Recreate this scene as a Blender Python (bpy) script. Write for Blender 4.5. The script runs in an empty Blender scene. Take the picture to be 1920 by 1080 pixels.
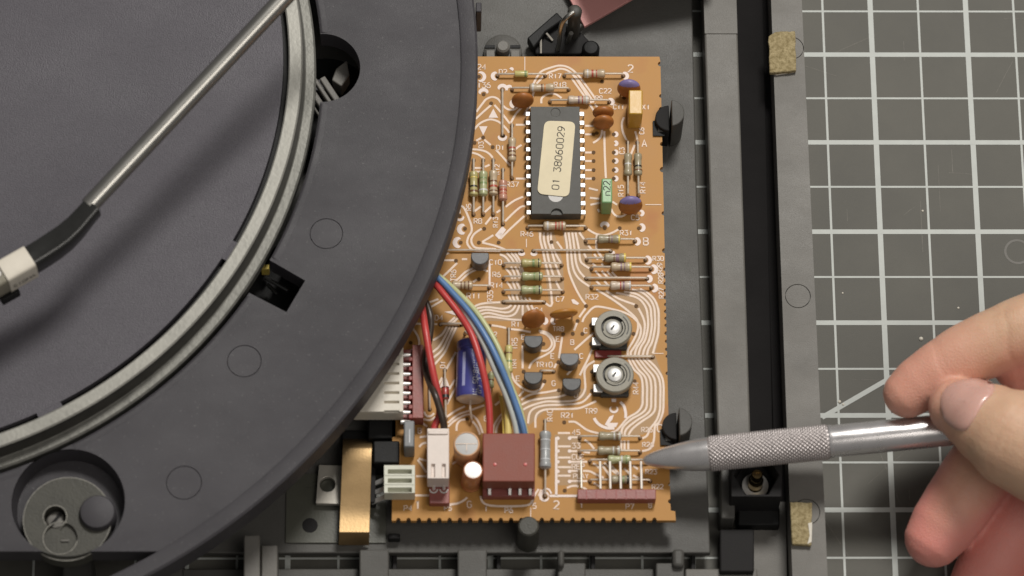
import bpy, bmesh, math, random
from mathutils import Vector, Matrix, Euler
from mathutils.bvhtree import BVHTree

# ---------------------------------------------------------------- camera, world, lights, exposure
sc = bpy.context.scene
CAM_LOC = Vector((-113.626, -453.655, 955.350))          # millimetres, cutting mat surface is z = 0
CAM_ROT = Euler((0.385044, -0.016084, -0.006571), 'XYZ')
FPX = 7500.0                                              # focal length in photograph pixels
cd = bpy.data.cameras.new('Camera'); cam = bpy.data.objects.new('Camera', cd)
sc.collection.objects.link(cam); sc.camera = cam
cam.location = CAM_LOC * .001; cam.rotation_euler = CAM_ROT
cd.sensor_width = 36; cd.lens = FPX / 1920 * 36; cd.clip_start = .05; cd.clip_end = 20
cd.dof.use_dof = True; cd.dof.focus_distance = 1.035; cd.dof.aperture_fstop = 16.0

w = bpy.data.worlds.new('World'); sc.world = w; w.use_nodes = True
bg = w.node_tree.nodes['Background']
bg.inputs[0].default_value = (1.0, .97, .93, 1); bg.inputs[1].default_value = .15

def area(name, loc, target, size, sizey, power, col):
    l = bpy.data.lights.new(name, 'AREA'); l.shape = 'RECTANGLE'; l.size = size; l.size_y = sizey
    l.energy = power; l.color = col
    o = bpy.data.objects.new(name, l); sc.collection.objects.link(o)
    o.location = loc
    o.rotation_euler = (Vector(target) - Vector(loc)).to_track_quat('-Z', 'Y').to_euler()
    return o
area('key_softbox', (.10, .46, 1.02), (-.10, -.06, 0), .25, .22, 10.8, (1, .97, .92))
area('side_lamp', (.30, -.50, 1.05), (-.02, -.08, 0), .60, .50, 2.9, (1, .94, .87))

sc.render.engine = 'CYCLES'
sc.view_settings.view_transform = 'Standard'; sc.view_settings.look = 'None'
sc.view_settings.exposure = 0; sc.view_settings.gamma = 1
sc.view_settings.use_curve_mapping = False
sc.cycles.filter_width = 1.5

# ---------------------------------------------------------------- helpers
RM = CAM_ROT.to_matrix()
def P(px, py, z):
    """point of the plane at height z (mm) that the photograph shows at pixel (px, py)"""
    d = RM @ Vector(((px - 960) / FPX, (540 - py) / FPX, -1.0))
    return CAM_LOC + d * ((z - CAM_LOC.z) / d.z)
def XY(px, py, z):
    p = P(px, py, z); return (p.x, p.y)
C = sc.collection
ORG = {}
rnd = random.Random(7)

def lin(c):
    return tuple(((v / 255) / 12.92 if v / 255 <= .04045 else ((v / 255 + .055) / 1.055) ** 2.4) for v in c)

def material(name, col, rough=.5, metal=0, var=.12, scale=.35, bump=0, bscale=3.0, spec=.5, sss=0, coat=0,
             speck=0, speckcol=(.6, .6, .6), trans=0, col2=None, aniso=None):
    m = bpy.data.materials.new(name); m.use_nodes = True
    nt = m.node_tree; N = nt.nodes; L = nt.links
    b = N['Principled BSDF']
    b.inputs['Roughness'].default_value = rough; b.inputs['Metallic'].default_value = metal
    b.inputs['Specular IOR Level'].default_value = spec
    b.inputs['Coat Weight'].default_value = coat; b.inputs['Coat Roughness'].default_value = .15
    b.inputs['Transmission Weight'].default_value = trans
    tc = N.new('ShaderNodeTexCoord'); mp = N.new('ShaderNodeMapping')
    s = [1000.0] * 3
    if aniso: s = [1000.0 * a for a in aniso]
    mp.inputs['Scale'].default_value = s
    L.new(tc.outputs['Object'], mp.inputs['Vector'])
    nz = N.new('ShaderNodeTexNoise'); nz.inputs['Scale'].default_value = scale
    nz.inputs['Detail'].default_value = 6; nz.inputs['Roughness'].default_value = .62
    L.new(mp.outputs[0], nz.inputs['Vector'])
    rp = N.new('ShaderNodeValToRGB')
    c2 = col2 if col2 else tuple(min(1, v * (1 + var)) for v in col)
    c1 = col if col2 else tuple(v * (1 - var) for v in col)
    rp.color_ramp.elements[0].color = (*c1, 1); rp.color_ramp.elements[1].color = (*c2, 1)
    rp.color_ramp.elements[0].position = .32; rp.color_ramp.elements[1].position = .68
    L.new(nz.outputs['Fac'], rp.inputs['Fac'])
    out = rp.outputs['Color']
    if speck:
        n2 = N.new('ShaderNodeTexNoise'); n2.inputs['Scale'].default_value = 1.3; n2.inputs['Detail'].default_value = 2
        L.new(mp.outputs[0], n2.inputs['Vector'])
        r2 = N.new('ShaderNodeValToRGB'); r2.color_ramp.elements[0].position = .74 - speck; r2.color_ramp.elements[1].position = .80 - speck
        r2.color_ramp.elements[0].color = (0, 0, 0, 1); r2.color_ramp.elements[1].color = (.45, .45, .45, 1)
        L.new(n2.outputs['Fac'], r2.inputs['Fac'])
        mx = N.new('ShaderNodeMix'); mx.data_type = 'RGBA'
        L.new(r2.outputs['Color'], mx.inputs['Factor']); L.new(out, mx.inputs['A']); mx.inputs['B'].default_value = (*speckcol, 1)
        out = mx.outputs['Result']
    L.new(out, b.inputs['Base Color'])
    rr = N.new('ShaderNodeMapRange'); rr.inputs['To Min'].default_value = max(.03, rough - .08); rr.inputs['To Max'].default_value = min(1, rough + .10)
    L.new(nz.outputs['Fac'], rr.inputs['Value']); L.new(rr.outputs[0], b.inputs['Roughness'])
    if bump:
        n3 = N.new('ShaderNodeTexNoise'); n3.inputs['Scale'].default_value = bscale; n3.inputs['Detail'].default_value = 3
        L.new(mp.outputs[0], n3.inputs['Vector'])
        bp = N.new('ShaderNodeBump'); bp.inputs['Strength'].default_value = bump; bp.inputs['Distance'].default_value = .0003
        L.new(n3.outputs['Fac'], bp.inputs['Height']); L.new(bp.outputs[0], b.inputs['Normal'])
    if sss:
        b.inputs['Subsurface Weight'].default_value = sss; b.inputs['Subsurface Radius'].default_value = (.0024, .0010, .0006)
        b.inputs['Subsurface Scale'].default_value = 1.0
    return m

M = {}
M['mat'] = material('mat_rubber', (.105, .101, .087), .62, 0, .15, .03, .25, 5, .35, speck=.0, speckcol=(.3, .29, .27))
M['matline'] = material('mat_print', (.49, .51, .485), .6, 0, .06, .2, .1, 4, .3)
M['matscuff'] = material('mat_scuff', (.16, .15, .13), .7, 0, .3, .5)
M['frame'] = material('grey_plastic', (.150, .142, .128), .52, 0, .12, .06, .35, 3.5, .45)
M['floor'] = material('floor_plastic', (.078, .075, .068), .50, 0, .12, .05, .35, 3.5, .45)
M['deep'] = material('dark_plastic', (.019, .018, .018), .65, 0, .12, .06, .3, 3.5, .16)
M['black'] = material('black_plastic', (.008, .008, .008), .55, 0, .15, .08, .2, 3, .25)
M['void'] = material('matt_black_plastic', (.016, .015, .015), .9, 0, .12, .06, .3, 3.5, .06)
M['platform'] = material('platform_plastic', (.046, .043, .048), .52, 0, .16, .022, .3, 4.5, .35, speck=.07, speckcol=(.13, .125, .125))
M['disc'] = material('platter_paint', (.082, .076, .088), .55, 0, .10, 1.6, .55, 2.8, .4)
M['rim'] = material('cast_aluminium', (.285, .278, .25), .50, .45, .14, .12, .2, .9, .4)
M['flange'] = material('flange_aluminium', (.19, .187, .168), .5, .4, .18, .22, .35, .9, .4)
M['rimwall'] = material('turned_aluminium', (.10, .095, .088), .45, .8, .2, .25, .2, 1.2, .5)
M['steel'] = material('brushed_steel', (.44, .43, .40), .30, 1, .03, .05, 0, 3, .5)
M['pensteel'] = material('pen_steel', (.66, .64, .64), .27, .78, .03, .2, 0, 4, .5)
M['penknurl'] = material('pen_knurl', (.46, .42, .41), .40, .6, .10, .5, 0, 4, .5)
M['tin'] = material('tinned_wire', (.64, .55, .45), .34, .35, .12, 1.0, 0, 1, .5)
M['pin'] = material('tinned_pin', (.74, .71, .68), .38, .5, .06, 1.0, 0, 1, .6)
M['headpin'] = material('header_pin', (.62, .56, .50), .45, .2, .06, 1.0)
M['dullalu'] = material('dull_aluminium', (.42, .41, .40), .5, .4, .06, .5)
M['board'] = material('phenolic_board', (.43, .210, .050), .50, 0, .09, .07, .06, 3, .26, col2=(.47, .238, .064))
nt = M['board'].node_tree; b_ = nt.nodes['Principled BSDF']; src = b_.inputs['Base Color'].links[0].from_socket
n2 = nt.nodes.new('ShaderNodeTexNoise'); n2.inputs['Scale'].default_value = .085; n2.inputs['Detail'].default_value = 3
nt.links.new([n for n in nt.nodes if n.type == 'MAPPING'][0].outputs[0], n2.inputs['Vector'])
r2 = nt.nodes.new('ShaderNodeValToRGB'); r2.color_ramp.elements[0].position = .58; r2.color_ramp.elements[1].position = .74
r2.color_ramp.elements[0].color = (0, 0, 0, 1); r2.color_ramp.elements[1].color = (.55, .55, .55, 1); nt.links.new(n2.outputs['Fac'], r2.inputs['Fac'])
mx = nt.nodes.new('ShaderNodeMix'); mx.data_type = 'RGBA'; nt.links.new(r2.outputs['Color'], mx.inputs['Factor']); nt.links.new(src, mx.inputs['A']); mx.inputs['B'].default_value = (.38, .125, .05, 1)
nt.links.new(mx.outputs['Result'], b_.inputs['Base Color'])
M['copper_tone'] = material('board_tracks_below', (.375, .222, .095), .5, 0, .06, .1, 0, 1, .4)
M['print'] = material('board_print', (.80, .65, .54), .55, 0, .07, .6, 0, 1, .3)
M['printwhite'] = material('board_print_white', (.82, .70, .64), .55, 0, .05, .6, 0, 1, .3)
M['hole'] = material('drill_hole', (.10, .045, .008), .6, 0, .2, .8, 0, 1, .3)
M['chip'] = material('chip_epoxy', (.075, .072, .064), .52, 0, .06, .5, .2, 5, .4)
M['sticker'] = material('cream_sticker', (.72, .63, .44), .6, 0, .05, .2, .1, 2, .3)
M['ink'] = material('dark_ink', (.06, .055, .05), .6, 0, .2, 1.2, 0, 1, .2)
M['window'] = material('chip_window', (.30, .28, .26), .3, 0, .1, .5, 0, 1, .5)
M['to92'] = material('transistor_epoxy', (.045, .045, .045), .42, 0, .1, .6, .15, 5, .5)
M['to92grey'] = material('transistor_epoxy_grey', (.105, .105, .108), .42, 0, .1, .6, .15, 5, .5)
M['ceramic'] = material('ceramic_brown', (.36, .13, .030), .40, 0, .18, .4, .2, .8, .5)
M['ceramic_tan'] = material('ceramic_tan', (.46, .20, .035), .40, 0, .15, .4, .2, .8, .5)
M['purple'] = material('purple_dip', (.20, .16, .34), .38, 0, .12, .5, .1, 1, .5)
M['yellow'] = material('yellow_film', (.54, .31, .045), .36, 0, .06, .3, .1, 1, .5)
M['green'] = material('green_film', (.22, .39, .18), .38, 0, .07, .3, .1, 1, .5)
M['greybox'] = material('grey_film', (.17, .175, .18), .40, 0, .08, .3, .1, 1, .5)
M['trim'] = material('trimmer_grey', (.235, .215, .165), .45, 0, .12, .4, .15, 2, .45)
M['trimdark'] = material('trimmer_dark', (.055, .052, .045), .5, 0, .12, .4, .1, 2, .4)
M['trimred'] = material('trimmer_red', (.24, .035, .028), .42, 0, .2, .5, .1, 2, .5)
M['metalwhite'] = material('nickel', (.66, .65, .63), .42, .5, .06, .6, .05, 2, .5)
M['maroon'] = material('maroon_nylon', (.26, .075, .062), .42, 0, .12, .4, .12, 2, .5)
M['brownred'] = material('brown_red_nylon', (.235, .068, .046), .50, 0, .05, .25, .2, 3, .35)
M['whiteplug'] = material('ivory_nylon', (.66, .61, .52), .40, 0, .05, .25, .1, 2, .5)
M['pinkwhite'] = material('pinkish_nylon', (.70, .61, .55), .42, 0, .05, .25, .1, 2, .5)
M['greenwhite'] = material('pale_socket_nylon', (.60, .60, .50), .40, 0, .06, .25, .1, 2, .5)
M['slot'] = material('slot_shade', (.26, .25, .20), .5, 0, .1, .4)
M['bluecap'] = material('navy_sleeve', (.055, .058, .25), .30, 0, .15, .3, .1, 1, .5, coat=.3)
M['bluelight'] = material('pale_blue_print', (.36, .38, .60), .4, 0, .1, .6)
M['orange'] = material('orange_sleeve', (.52, .20, .085), .34, 0, .12, .4, .1, 1, .5, coat=.25)
M['peach'] = material('peach_sleeve', (.66, .38, .20), .34, 0, .10, .4, .1, 1, .5, coat=.25)
M['alu'] = material('can_aluminium', (.60, .59, .57), .42, .5, .06, .5, .1, 1.5, .5)
M['brass'] = material('brass_strip', (.38, .255, .125), .40, .78, .06, .12, .08, 2, .4)
M['brasspin'] = material('brass_pin', (.62, .47, .24), .22, 1, .1, .5, 0, 2, .5)
M['tab'] = material('transistor_tab', (.52, .49, .43), .45, .55, .07, .2, .1, 2, .5)
M['camgrey'] = material('cam_plastic', (.058, .056, .046), .5, 0, .15, .2, .3, 2, .35)
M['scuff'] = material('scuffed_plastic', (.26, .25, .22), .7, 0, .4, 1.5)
M['insul'] = material('insulator_sheet', (.085, .085, .068), .30, 0, .10, .1, .1, 2, .5)
M['felt'] = material('felt_pad', (.20, .155, .075), .95, 0, .3, 1.1, 1.0, 2.2, .1, col2=(.42, .345, .20))
M['glue'] = material('dried_glue', (.62, .58, .50), .6, 0, .1, .6, .3, 1)
M['pink'] = material('pink_sheet', (.62, .29, .27), .55, 0, .06, .08, .1, 2, .4)
M['grip'] = material('cartridge_cream', (.66, .61, .52), .40, 0, .05, .2, .1, 2, .5)
M['gripgrey'] = material('cartridge_side', (.20, .19, .175), .45, 0, .06, .2, .1, 2, .4)
M['gloss'] = material('gloss_black', (.018, .018, .017), .20, 0, .1, .2, .05, 1, .6)
for k, c in dict(w_red=(.50, .055, .050), w_pink=(.52, .10, .09), w_black=(.045, .030, .022), w_blue=(.105, .205, .40),
                 w_white=(.48, .50, .47), w_yellow=(.66, .52, .17), w_green=(.52, .53, .28)).items():
    M[k] = material('wire_' + k[2:], c, .36, 0, .06, .3, .05, 2, .5)
for k, c in dict(tan=(.50, .39, .26), pale=(.56, .45, .35), olive=(.44, .38, .16), green=(.40, .41, .22), grey=(.33, .34, .34),
                 glassred=(.36, .05, .04), khaki=(.34, .29, .19), yellow=(.56, .49, .19), rose=(.50, .25, .17)).items():
    M['r_' + k] = material('resistor_' + k, c, .34, 0, .10, .8, .05, 2, .5, coat=.2)
for k, c in dict(red=(.42, .08, .05), brown=(.17, .075, .035), black=(.03, .025, .02), yellow=(.72, .55, .12), violet=(.25, .15, .19),
                 green=(.22, .29, .12), silver=(.58, .56, .54), orange=(.55, .22, .06), ltgrey=(.62, .64, .66)).items():
    M['b_' + k] = material('band_' + k, c, .36, 0, .08, .8)

for k_ in ('platform', 'disc', 'frame', 'floor'):
    nt = M[k_].node_tree; b_ = nt.nodes['Principled BSDF']; n5 = nt.nodes.new('ShaderNodeTexNoise'); n5.inputs['Scale'].default_value = .018; n5.inputs['Detail'].default_value = 7; n5.inputs['Roughness'].default_value = .7
    m5 = nt.nodes.new('ShaderNodeMapping'); m5.inputs['Scale'].default_value = (1000, 1700, 1000); m5.inputs['Rotation'].default_value = (0, 0, .5)
    nt.links.new([n for n in nt.nodes if n.type == 'TEX_COORD'][0].outputs['Object'], m5.inputs['Vector']); nt.links.new(m5.outputs[0], n5.inputs['Vector'])
    r5 = nt.nodes.new('ShaderNodeMapRange'); r5.inputs['From Min'].default_value = .3; r5.inputs['From Max'].default_value = .7; r5.inputs['To Min'].default_value = .42; r5.inputs['To Max'].default_value = .66
    nt.links.new(n5.outputs['Fac'], r5.inputs['Value']); nt.links.new(r5.outputs[0], b_.inputs['Roughness'])
class MB:
    def __init__(s): s.v = []; s.f = []; s.sm = []
    def add(s, vs, fs, smooth=False):
        n = len(s.v); s.v += [Vector(v) for v in vs]; s.f += [tuple(n + i for i in f) for f in fs]; s.sm += [smooth] * len(fs); return s
    def prism(s, poly, z0, z1, zt=None):
        n = len(poly); zt = zt or [z1] * n
        vs = [(p[0], p[1], z0) for p in poly] + [(p[0], p[1], zt[i]) for i, p in enumerate(poly)]
        a = sum(poly[i][0] * poly[(i + 1) % n][1] - poly[(i + 1) % n][0] * poly[i][1] for i in range(n))
        r = list(range(n)) if a > 0 else list(range(n))[::-1]
        fs = [tuple(reversed(r)), tuple(i + n for i in r)]
        for k in range(n):
            i, j = r[k], r[(k + 1) % n]; fs.append((i, j, j + n, i + n))
        return s.add(vs, fs)
    def box(s, c, d, rz=0, tilt=None):
        m = Matrix.Rotation(rz, 3, 'Z')
        if tilt is not None: m = m @ tilt
        vs = [Vector(c) + m @ Vector((x * d[0] / 2, y * d[1] / 2, z * d[2] / 2)) for x in (-1, 1) for y in (-1, 1) for z in (-1, 1)]
        return s.add(vs, [(0, 1, 3, 2), (4, 6, 7, 5), (0, 4, 5, 1), (2, 3, 7, 6), (0, 2, 6, 4), (1, 5, 7, 3)])
    def pbox(s, x0, y0, x1, y1, z0, z1):
        """box whose top face shows at pixels x0..x1, y0..y1"""
        a = P(x0, y0, z1); b = P(x1, y0, z1); c = P(x1, y1, z1); d = P(x0, y1, z1)
        return s.prism([(a.x, a.y), (b.x, b.y), (c.x, c.y), (d.x, d.y)], z0, z1)
    def tube(s, path, r, n=10, caps=True, round_caps=False):
        path = [Vector(p) for p in path]; k = len(path)
        rs = r if isinstance(r, (list, tuple)) else [r] * k
        if round_caps:
            d0 = (path[0] - path[1]).normalized(); d1 = (path[-1] - path[-2]).normalized()
            pre = [(path[0] + d0 * rs[0] * math.sin(a), rs[0] * math.cos(a)) for a in (1.5, 1.2, .85, .45)]
            post = [(path[-1] + d1 * rs[-1] * math.sin(a), rs[-1] * math.cos(a)) for a in (.45, .85, 1.2, 1.5)]
            path = [p for p, _ in pre] + path + [p for p, _ in post]; rs = [q for _, q in pre] + list(rs) + [q for _, q in post]; k = len(path)
        up = None; rings = []
        for i in range(k):
            t = (path[min(i + 1, k - 1)] - path[max(i - 1, 0)]).normalized()
            if up is None:
                up = Vector((0, 0, 1)) if abs(t.z) < .9 else Vector((0, 1, 0))
            x = t.cross(up).normalized(); up = x.cross(t).normalized()
            rings.append([path[i] + (x * math.cos(2 * math.pi * j / n) + up * math.sin(2 * math.pi * j / n)) * rs[i] for j in range(n)])
        vs = [v for q in rings for v in q]; fs = []
        for i in range(k - 1):
            for j in range(n):
                a = i * n + j; b = i * n + (j + 1) % n; fs.append((a, a + n, b + n, b))
        s.add(vs, fs, True)
        if caps:
            s.add(rings[0], [tuple(range(n))]); s.add(rings[-1], [tuple(reversed(range(n)))])
        return s
    def lathe(s, o, ax, prof, n=32, cap0=True, cap1=True):
        """prof: (distance along ax, radius)"""
        o = Vector(o); ax = Vector(ax).normalized()
        u = ax.cross(Vector((0, 0, 1)) if abs(ax.z) < .9 else Vector((1, 0, 0))).normalized(); w_ = ax.cross(u)
        vs = []; fs = []
        for h, r in prof:
            for j in range(n):
                a = 2 * math.pi * j / n; vs.append(o + ax * h + (u * math.cos(a) + w_ * math.sin(a)) * r)
        for i in range(len(prof) - 1):
            for j in range(n):
                a = i * n + j; b = i * n + (j + 1) % n; fs.append((a, b, b + n, a + n))
        s.add(vs, fs, True)
        if cap0: s.add(vs[:n], [tuple(reversed(range(n)))])
        if cap1: s.add(vs[-n:], [tuple(range(n))])
        return s
    def ring(s, c, r0, r1, z, n=200, a0=0, a1=2 * math.pi):
        vs = []; fs = []; full = abs(a1 - a0 - 2 * math.pi) < 1e-6
        m = n if full else n + 1
        for i in range(m):
            a = a0 + (a1 - a0) * i / n
            vs += [(c[0] + r0 * math.cos(a), c[1] + r0 * math.sin(a), z), (c[0] + r1 * math.cos(a), c[1] + r1 * math.sin(a), z)]
        for i in range(n):
            a = 2 * i; b = 2 * ((i + 1) % m); fs.append((a, a + 1, b + 1, b))
        return s.add(vs, fs)
    def ribbon(s, pts, wd, z):
        pts = [Vector((p[0], p[1])) for p in pts]; k = len(pts); vs = []
        for i in range(k):
            a = pts[max(i - 1, 0)]; b = pts[min(i + 1, k - 1)]; t = (b - a).normalized(); nn = Vector((-t.y, t.x))
            m = 1.0
            if 0 < i < k - 1:
                t1 = (pts[i] - pts[i - 1]).normalized(); m = min(1.6, 1 / max(.5, abs(Vector((-t1.y, t1.x)).dot(nn))))
            for q in (1, -1):
                p = pts[i] + nn * q * wd / 2 * m; vs.append((p.x, p.y, z))
        return s.add(vs, [(2 * i, 2 * i + 1, 2 * i + 3, 2 * i + 2) for i in range(k - 1)])
    def mesh(s, name, org=Vector((0, 0, 0)), angle=38):
        me = bpy.data.meshes.new(name)
        me.from_pydata([tuple((v - org) * .001) for v in s.v], [], s.f); me.validate()
        bm = bmesh.new(); bm.from_mesh(me); bmesh.ops.remove_doubles(bm, verts=bm.verts, dist=1e-7)
        bm.to_mesh(me); bm.free()
        if any(s.sm):
            me.polygons.foreach_set('use_smooth', [True] * len(me.polygons)); me.set_sharp_from_angle(angle=math.radians(angle))
        return me
    def build(s, name, mt, parent=None, bevel=0, label=None, angle=38):
        org = ORG.get(root_of(parent).name, Vector((0, 0, 0))) if parent else Vector((0, 0, 0))
        me = s.mesh(name, org, angle)
        return put(name, me, mt, parent, bevel, label)

def root_of(o):
    while o.parent: o = o.parent
    return o
def put(name, me, mt, parent=None, bevel=0, label=None):
    o = bpy.data.objects.new(name, me); C.objects.link(o)
    if mt: me.materials.append(M[mt] if isinstance(mt, str) else mt)
    if parent: o.parent = parent
    if label: o['label'] = label
    if bevel:
        b = o.modifiers.new('Bevel', 'BEVEL'); b.width = bevel * .001; b.segments = 2; b.limit_method = 'ANGLE'; b.angle_limit = math.radians(45)
        me.polygons.foreach_set('use_smooth', [True] * len(me.polygons)); me.set_sharp_from_angle(angle=math.radians(50))
    return o
def thing(name, label, cat, loc, group=None):
    o = bpy.data.objects.new(name, None); C.objects.link(o); o.empty_display_size = .01
    o.location = Vector(loc) * .001; o['label'] = label; o['category'] = cat
    if group: o['group'] = group
    ORG[o.name] = Vector(loc); return o
def tag(o, label, cat, group=None, kind=None):
    o['label'] = label; o['category'] = cat
    if group: o['group'] = group
    if kind: o['kind'] = kind
    return o
def cut(base, cutters):
    """boolean difference of MB solids, done in millimetres; returns an MB"""
    def tmp(mb):
        me = bpy.data.meshes.new('tmp'); me.from_pydata([tuple(v) for v in mb.v], [], mb.f)
        bm = bmesh.new(); bm.from_mesh(me); bmesh.ops.remove_doubles(bm, verts=bm.verts, dist=1e-5); bmesh.ops.recalc_face_normals(bm, faces=bm.faces); bm.to_mesh(me); bm.free()
        o = bpy.data.objects.new('tmp', me); C.objects.link(o); return o
    bo = tmp(base); cs = [tmp(c) for c in cutters]
    for c in cs:
        m = bo.modifiers.new('b', 'BOOLEAN'); m.operation = 'DIFFERENCE'; m.object = c; m.solver = 'EXACT'
    dg = bpy.context.evaluated_depsgraph_get(); ev = bo.evaluated_get(dg); me = bpy.data.meshes.new_from_object(ev)
    r = MB(); r.add([v.co.copy() for v in me.vertices], [tuple(p.vertices) for p in me.polygons])
    for o in [bo] + cs:
        d = o.data; bpy.data.objects.remove(o); bpy.data.meshes.remove(d)
    bpy.data.meshes.remove(me)
    return r
def circ(c, r, n=64, a0=0):
    return [(c[0] + r * math.cos(a0 + 2 * math.pi * i / n), c[1] + r * math.sin(a0 + 2 * math.pi * i / n)) for i in range(n)]
def cat_rom(pts, sub=5):
    if len(pts) < 3: return [Vector(p) for p in pts]
    pts = [Vector(p) for p in pts]; out = []
    for i in range(len(pts) - 1):
        p0 = pts[max(i - 1, 0)]; p1 = pts[i]; p2 = pts[i + 1]; p3 = pts[min(i + 2, len(pts) - 1)]
        for k in range(sub):
            t = k / sub
            out.append(.5 * ((2 * p1) + (p2 - p0) * t + (2 * p0 - 5 * p1 + 4 * p2 - p3) * t * t + (3 * p1 - p0 - 3 * p2 + p3) * t ** 3))
    out.append(pts[-1]); return out

G = {  # stroke letters on a 4 x 6 grid
 '0': [[(1, 0), (3, 0), (4, 1), (4, 5), (3, 6), (1, 6), (0, 5), (0, 1), (1, 0)]], '1': [[(1, 5), (2.2, 6), (2.2, 0)]],
 '2': [[(0, 5), (1, 6), (3, 6), (4, 5), (4, 3.8), (0, 0), (4, 0)]], '3': [[(0, 6), (4, 6), (2, 3.6), (3.2, 3.4), (4, 2.4), (4, 1), (3, 0), (1, 0), (0, 1)]],
 '4': [[(3, 0), (3, 6), (0, 1.8), (4, 1.8)]], '5': [[(4, 6), (.5, 6), (.3, 3.5), (3, 3.6), (4, 2.6), (4, 1), (3, 0), (0, 0)]],
 '6': [[(3.4, 6), (1.5, 5.4), (0, 3), (0, 1), (1, 0), (3, 0), (4, 1), (4, 2.4), (3, 3.4), (1, 3.4), (0, 2.4)]],
 '7': [[(0, 6), (4, 6), (1.4, 0)]], '8': [[(1, 3.2), (0, 4), (0, 5.2), (1, 6), (3, 6), (4, 5.2), (4, 4), (3, 3.2), (1, 3.2), (0, 2.2), (0, .8), (1, 0), (3, 0), (4, .8), (4, 2.2), (3, 3.2)]],
 '9': [[(.6, 0), (2.5, .6), (4, 3), (4, 5), (3, 6), (1, 6), (0, 5), (0, 3.6), (1, 2.6), (3, 2.6), (4, 3.6)]],
 'A': [[(0, 0), (2, 6), (4, 0)], [(.8, 2), (3.2, 2)]], 'B': [[(0, 0), (0, 6), (3, 6), (3.8, 5.2), (3.8, 4), (3, 3.2), (0, 3.2)], [(3, 3.2), (4, 2.2), (4, 1), (3, 0), (0, 0)]],
 'C': [[(4, 5), (3, 6), (1, 6), (0, 5), (0, 1), (1, 0), (3, 0), (4, 1)]], 'D': [[(0, 0), (0, 6), (2.6, 6), (4, 4.6), (4, 1.4), (2.6, 0), (0, 0)]],
 'E': [[(4, 6), (0, 6), (0, 0), (4, 0)], [(0, 3.1), (3, 3.1)]], 'F': [[(4, 6), (0, 6), (0, 0)], [(0, 3.1), (3, 3.1)]],
 'G': [[(4, 5), (3, 6), (1, 6), (0, 5), (0, 1), (1, 0), (3, 0), (4, 1), (4, 2.8), (2.4, 2.8)]], 'I': [[(2, 0), (2, 6)]],
 'J': [[(4, 6), (4, 1), (3, 0), (1, 0), (0, 1)]], 'L': [[(0, 6), (0, 0), (4, 0)]], 'M': [[(0, 0), (0, 6), (2, 3), (4, 6), (4, 0)]], 'N': [[(0, 0), (0, 6), (4, 0), (4, 6)]],
 'n': [[(0, 0), (0, 4), (3, 4), (4, 3), (4, 0)]], 'P': [[(0, 0), (0, 6), (3, 6), (4, 5), (4, 3.8), (3, 2.8), (0, 2.8)]],
 'R': [[(0, 0), (0, 6), (3, 6), (4, 5), (4, 3.8), (3, 2.8), (0, 2.8)], [(2, 2.8), (4, 0)]], 'S': [[(4, 5), (3, 6), (1, 6), (0, 5), (0, 4), (4, 2), (4, 1), (3, 0), (1, 0), (0, 1)]],
 'T': [[(0, 6), (4, 6)], [(2, 6), (2, 0)]], 'U': [[(0, 6), (0, 1), (1, 0), (3, 0), (4, 1), (4, 6)]], 'X': [[(0, 0), (4, 6)], [(0, 6), (4, 0)]],
 'Y': [[(0, 6), (2, 3), (4, 6)], [(2, 3), (2, 0)]], '(': [[(3, 6.4), (1.6, 4.6), (1.6, 1.4), (3, -.4)]], ')': [[(1, 6.4), (2.4, 4.6), (2.4, 1.4), (1, -.4)]],
 '-': [[(.6, 3), (3.4, 3)]], '/': [[(0, 0), (4, 6)]], 'o': [[(1, 4), (2.4, 4), (2.4, 6), (1, 6), (1, 4)]], ' ': []}
ZC = [0]
def letters(mb, txt, c, h, wd, z, rot=0, aspect=.62, gap=.34, mapf=None):
    """text centred on c (mm), cap height h, stroke wd, turned by rot"""
    w_ = h * aspect; adv = w_ * (1 + gap); tot = adv * len(txt) - w_ * gap
    cr, sr = math.cos(rot), math.sin(rot)
    for i, ch in enumerate(txt):
        for st in G[ch]:
            pts = []
            for x, y in st:
                lx = -tot / 2 + i * adv + x / 4 * w_; ly = (y / 6 - .5) * h
                pts.append((c[0] + lx * cr - ly * sr, c[1] + lx * sr + ly * cr))
            ZC[0] = (ZC[0] + 1) % 9
            if mapf: mapf(mb, pts, wd)
            else: mb.ribbon(pts, wd, z + ZC[0] * .004)

# ---------------------------------------------------------------- the setting: cutting mat
mb = MB(); mb.box((-60, -60, -1.5), (620, 460, 3)); mat_o = mb.build('cutting_mat', 'mat', bevel=.4)
tag(mat_o, 'dark grey cutting mat with pale printed grid lines', 'cutting mat', kind='structure')
mb = MB()
for i in range(-26, 20):
    x = 12.7 * i; wd = 1.38 if i % 2 == 0 else .58
    mb.ribbon([(x, -270), (x, 150)], wd, .05 if i % 2 else .055)
mb.build('printed_line', 'matline', mat_o)
mb = MB()
for k in range(-10, 20):
    y = -12.7 * k; wd = 1.28 if k % 2 == 0 else .52
    mb.ribbon([(-360, y), (240, y)], wd, .065 if k % 2 else .07)
mb.build('printed_line', 'matline', mat_o)
mb = MB(); a = P(1541, 783, 0); b = P(1705, 688, 0); d = (b - a)
mb.ribbon([(a.x, a.y), (a.x + d.x * 4, a.y + d.y * 4)], 1.25, .08); mb.build('printed_line', 'matline', mat_o)
mb = MB(); a = P(1908, 472, 0); mb.ring((a.x, a.y), 2.9, 3.5, .05, 40); mb.build('faint_ring_mark', 'frame', mat_o)
mb = MB()
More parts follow.
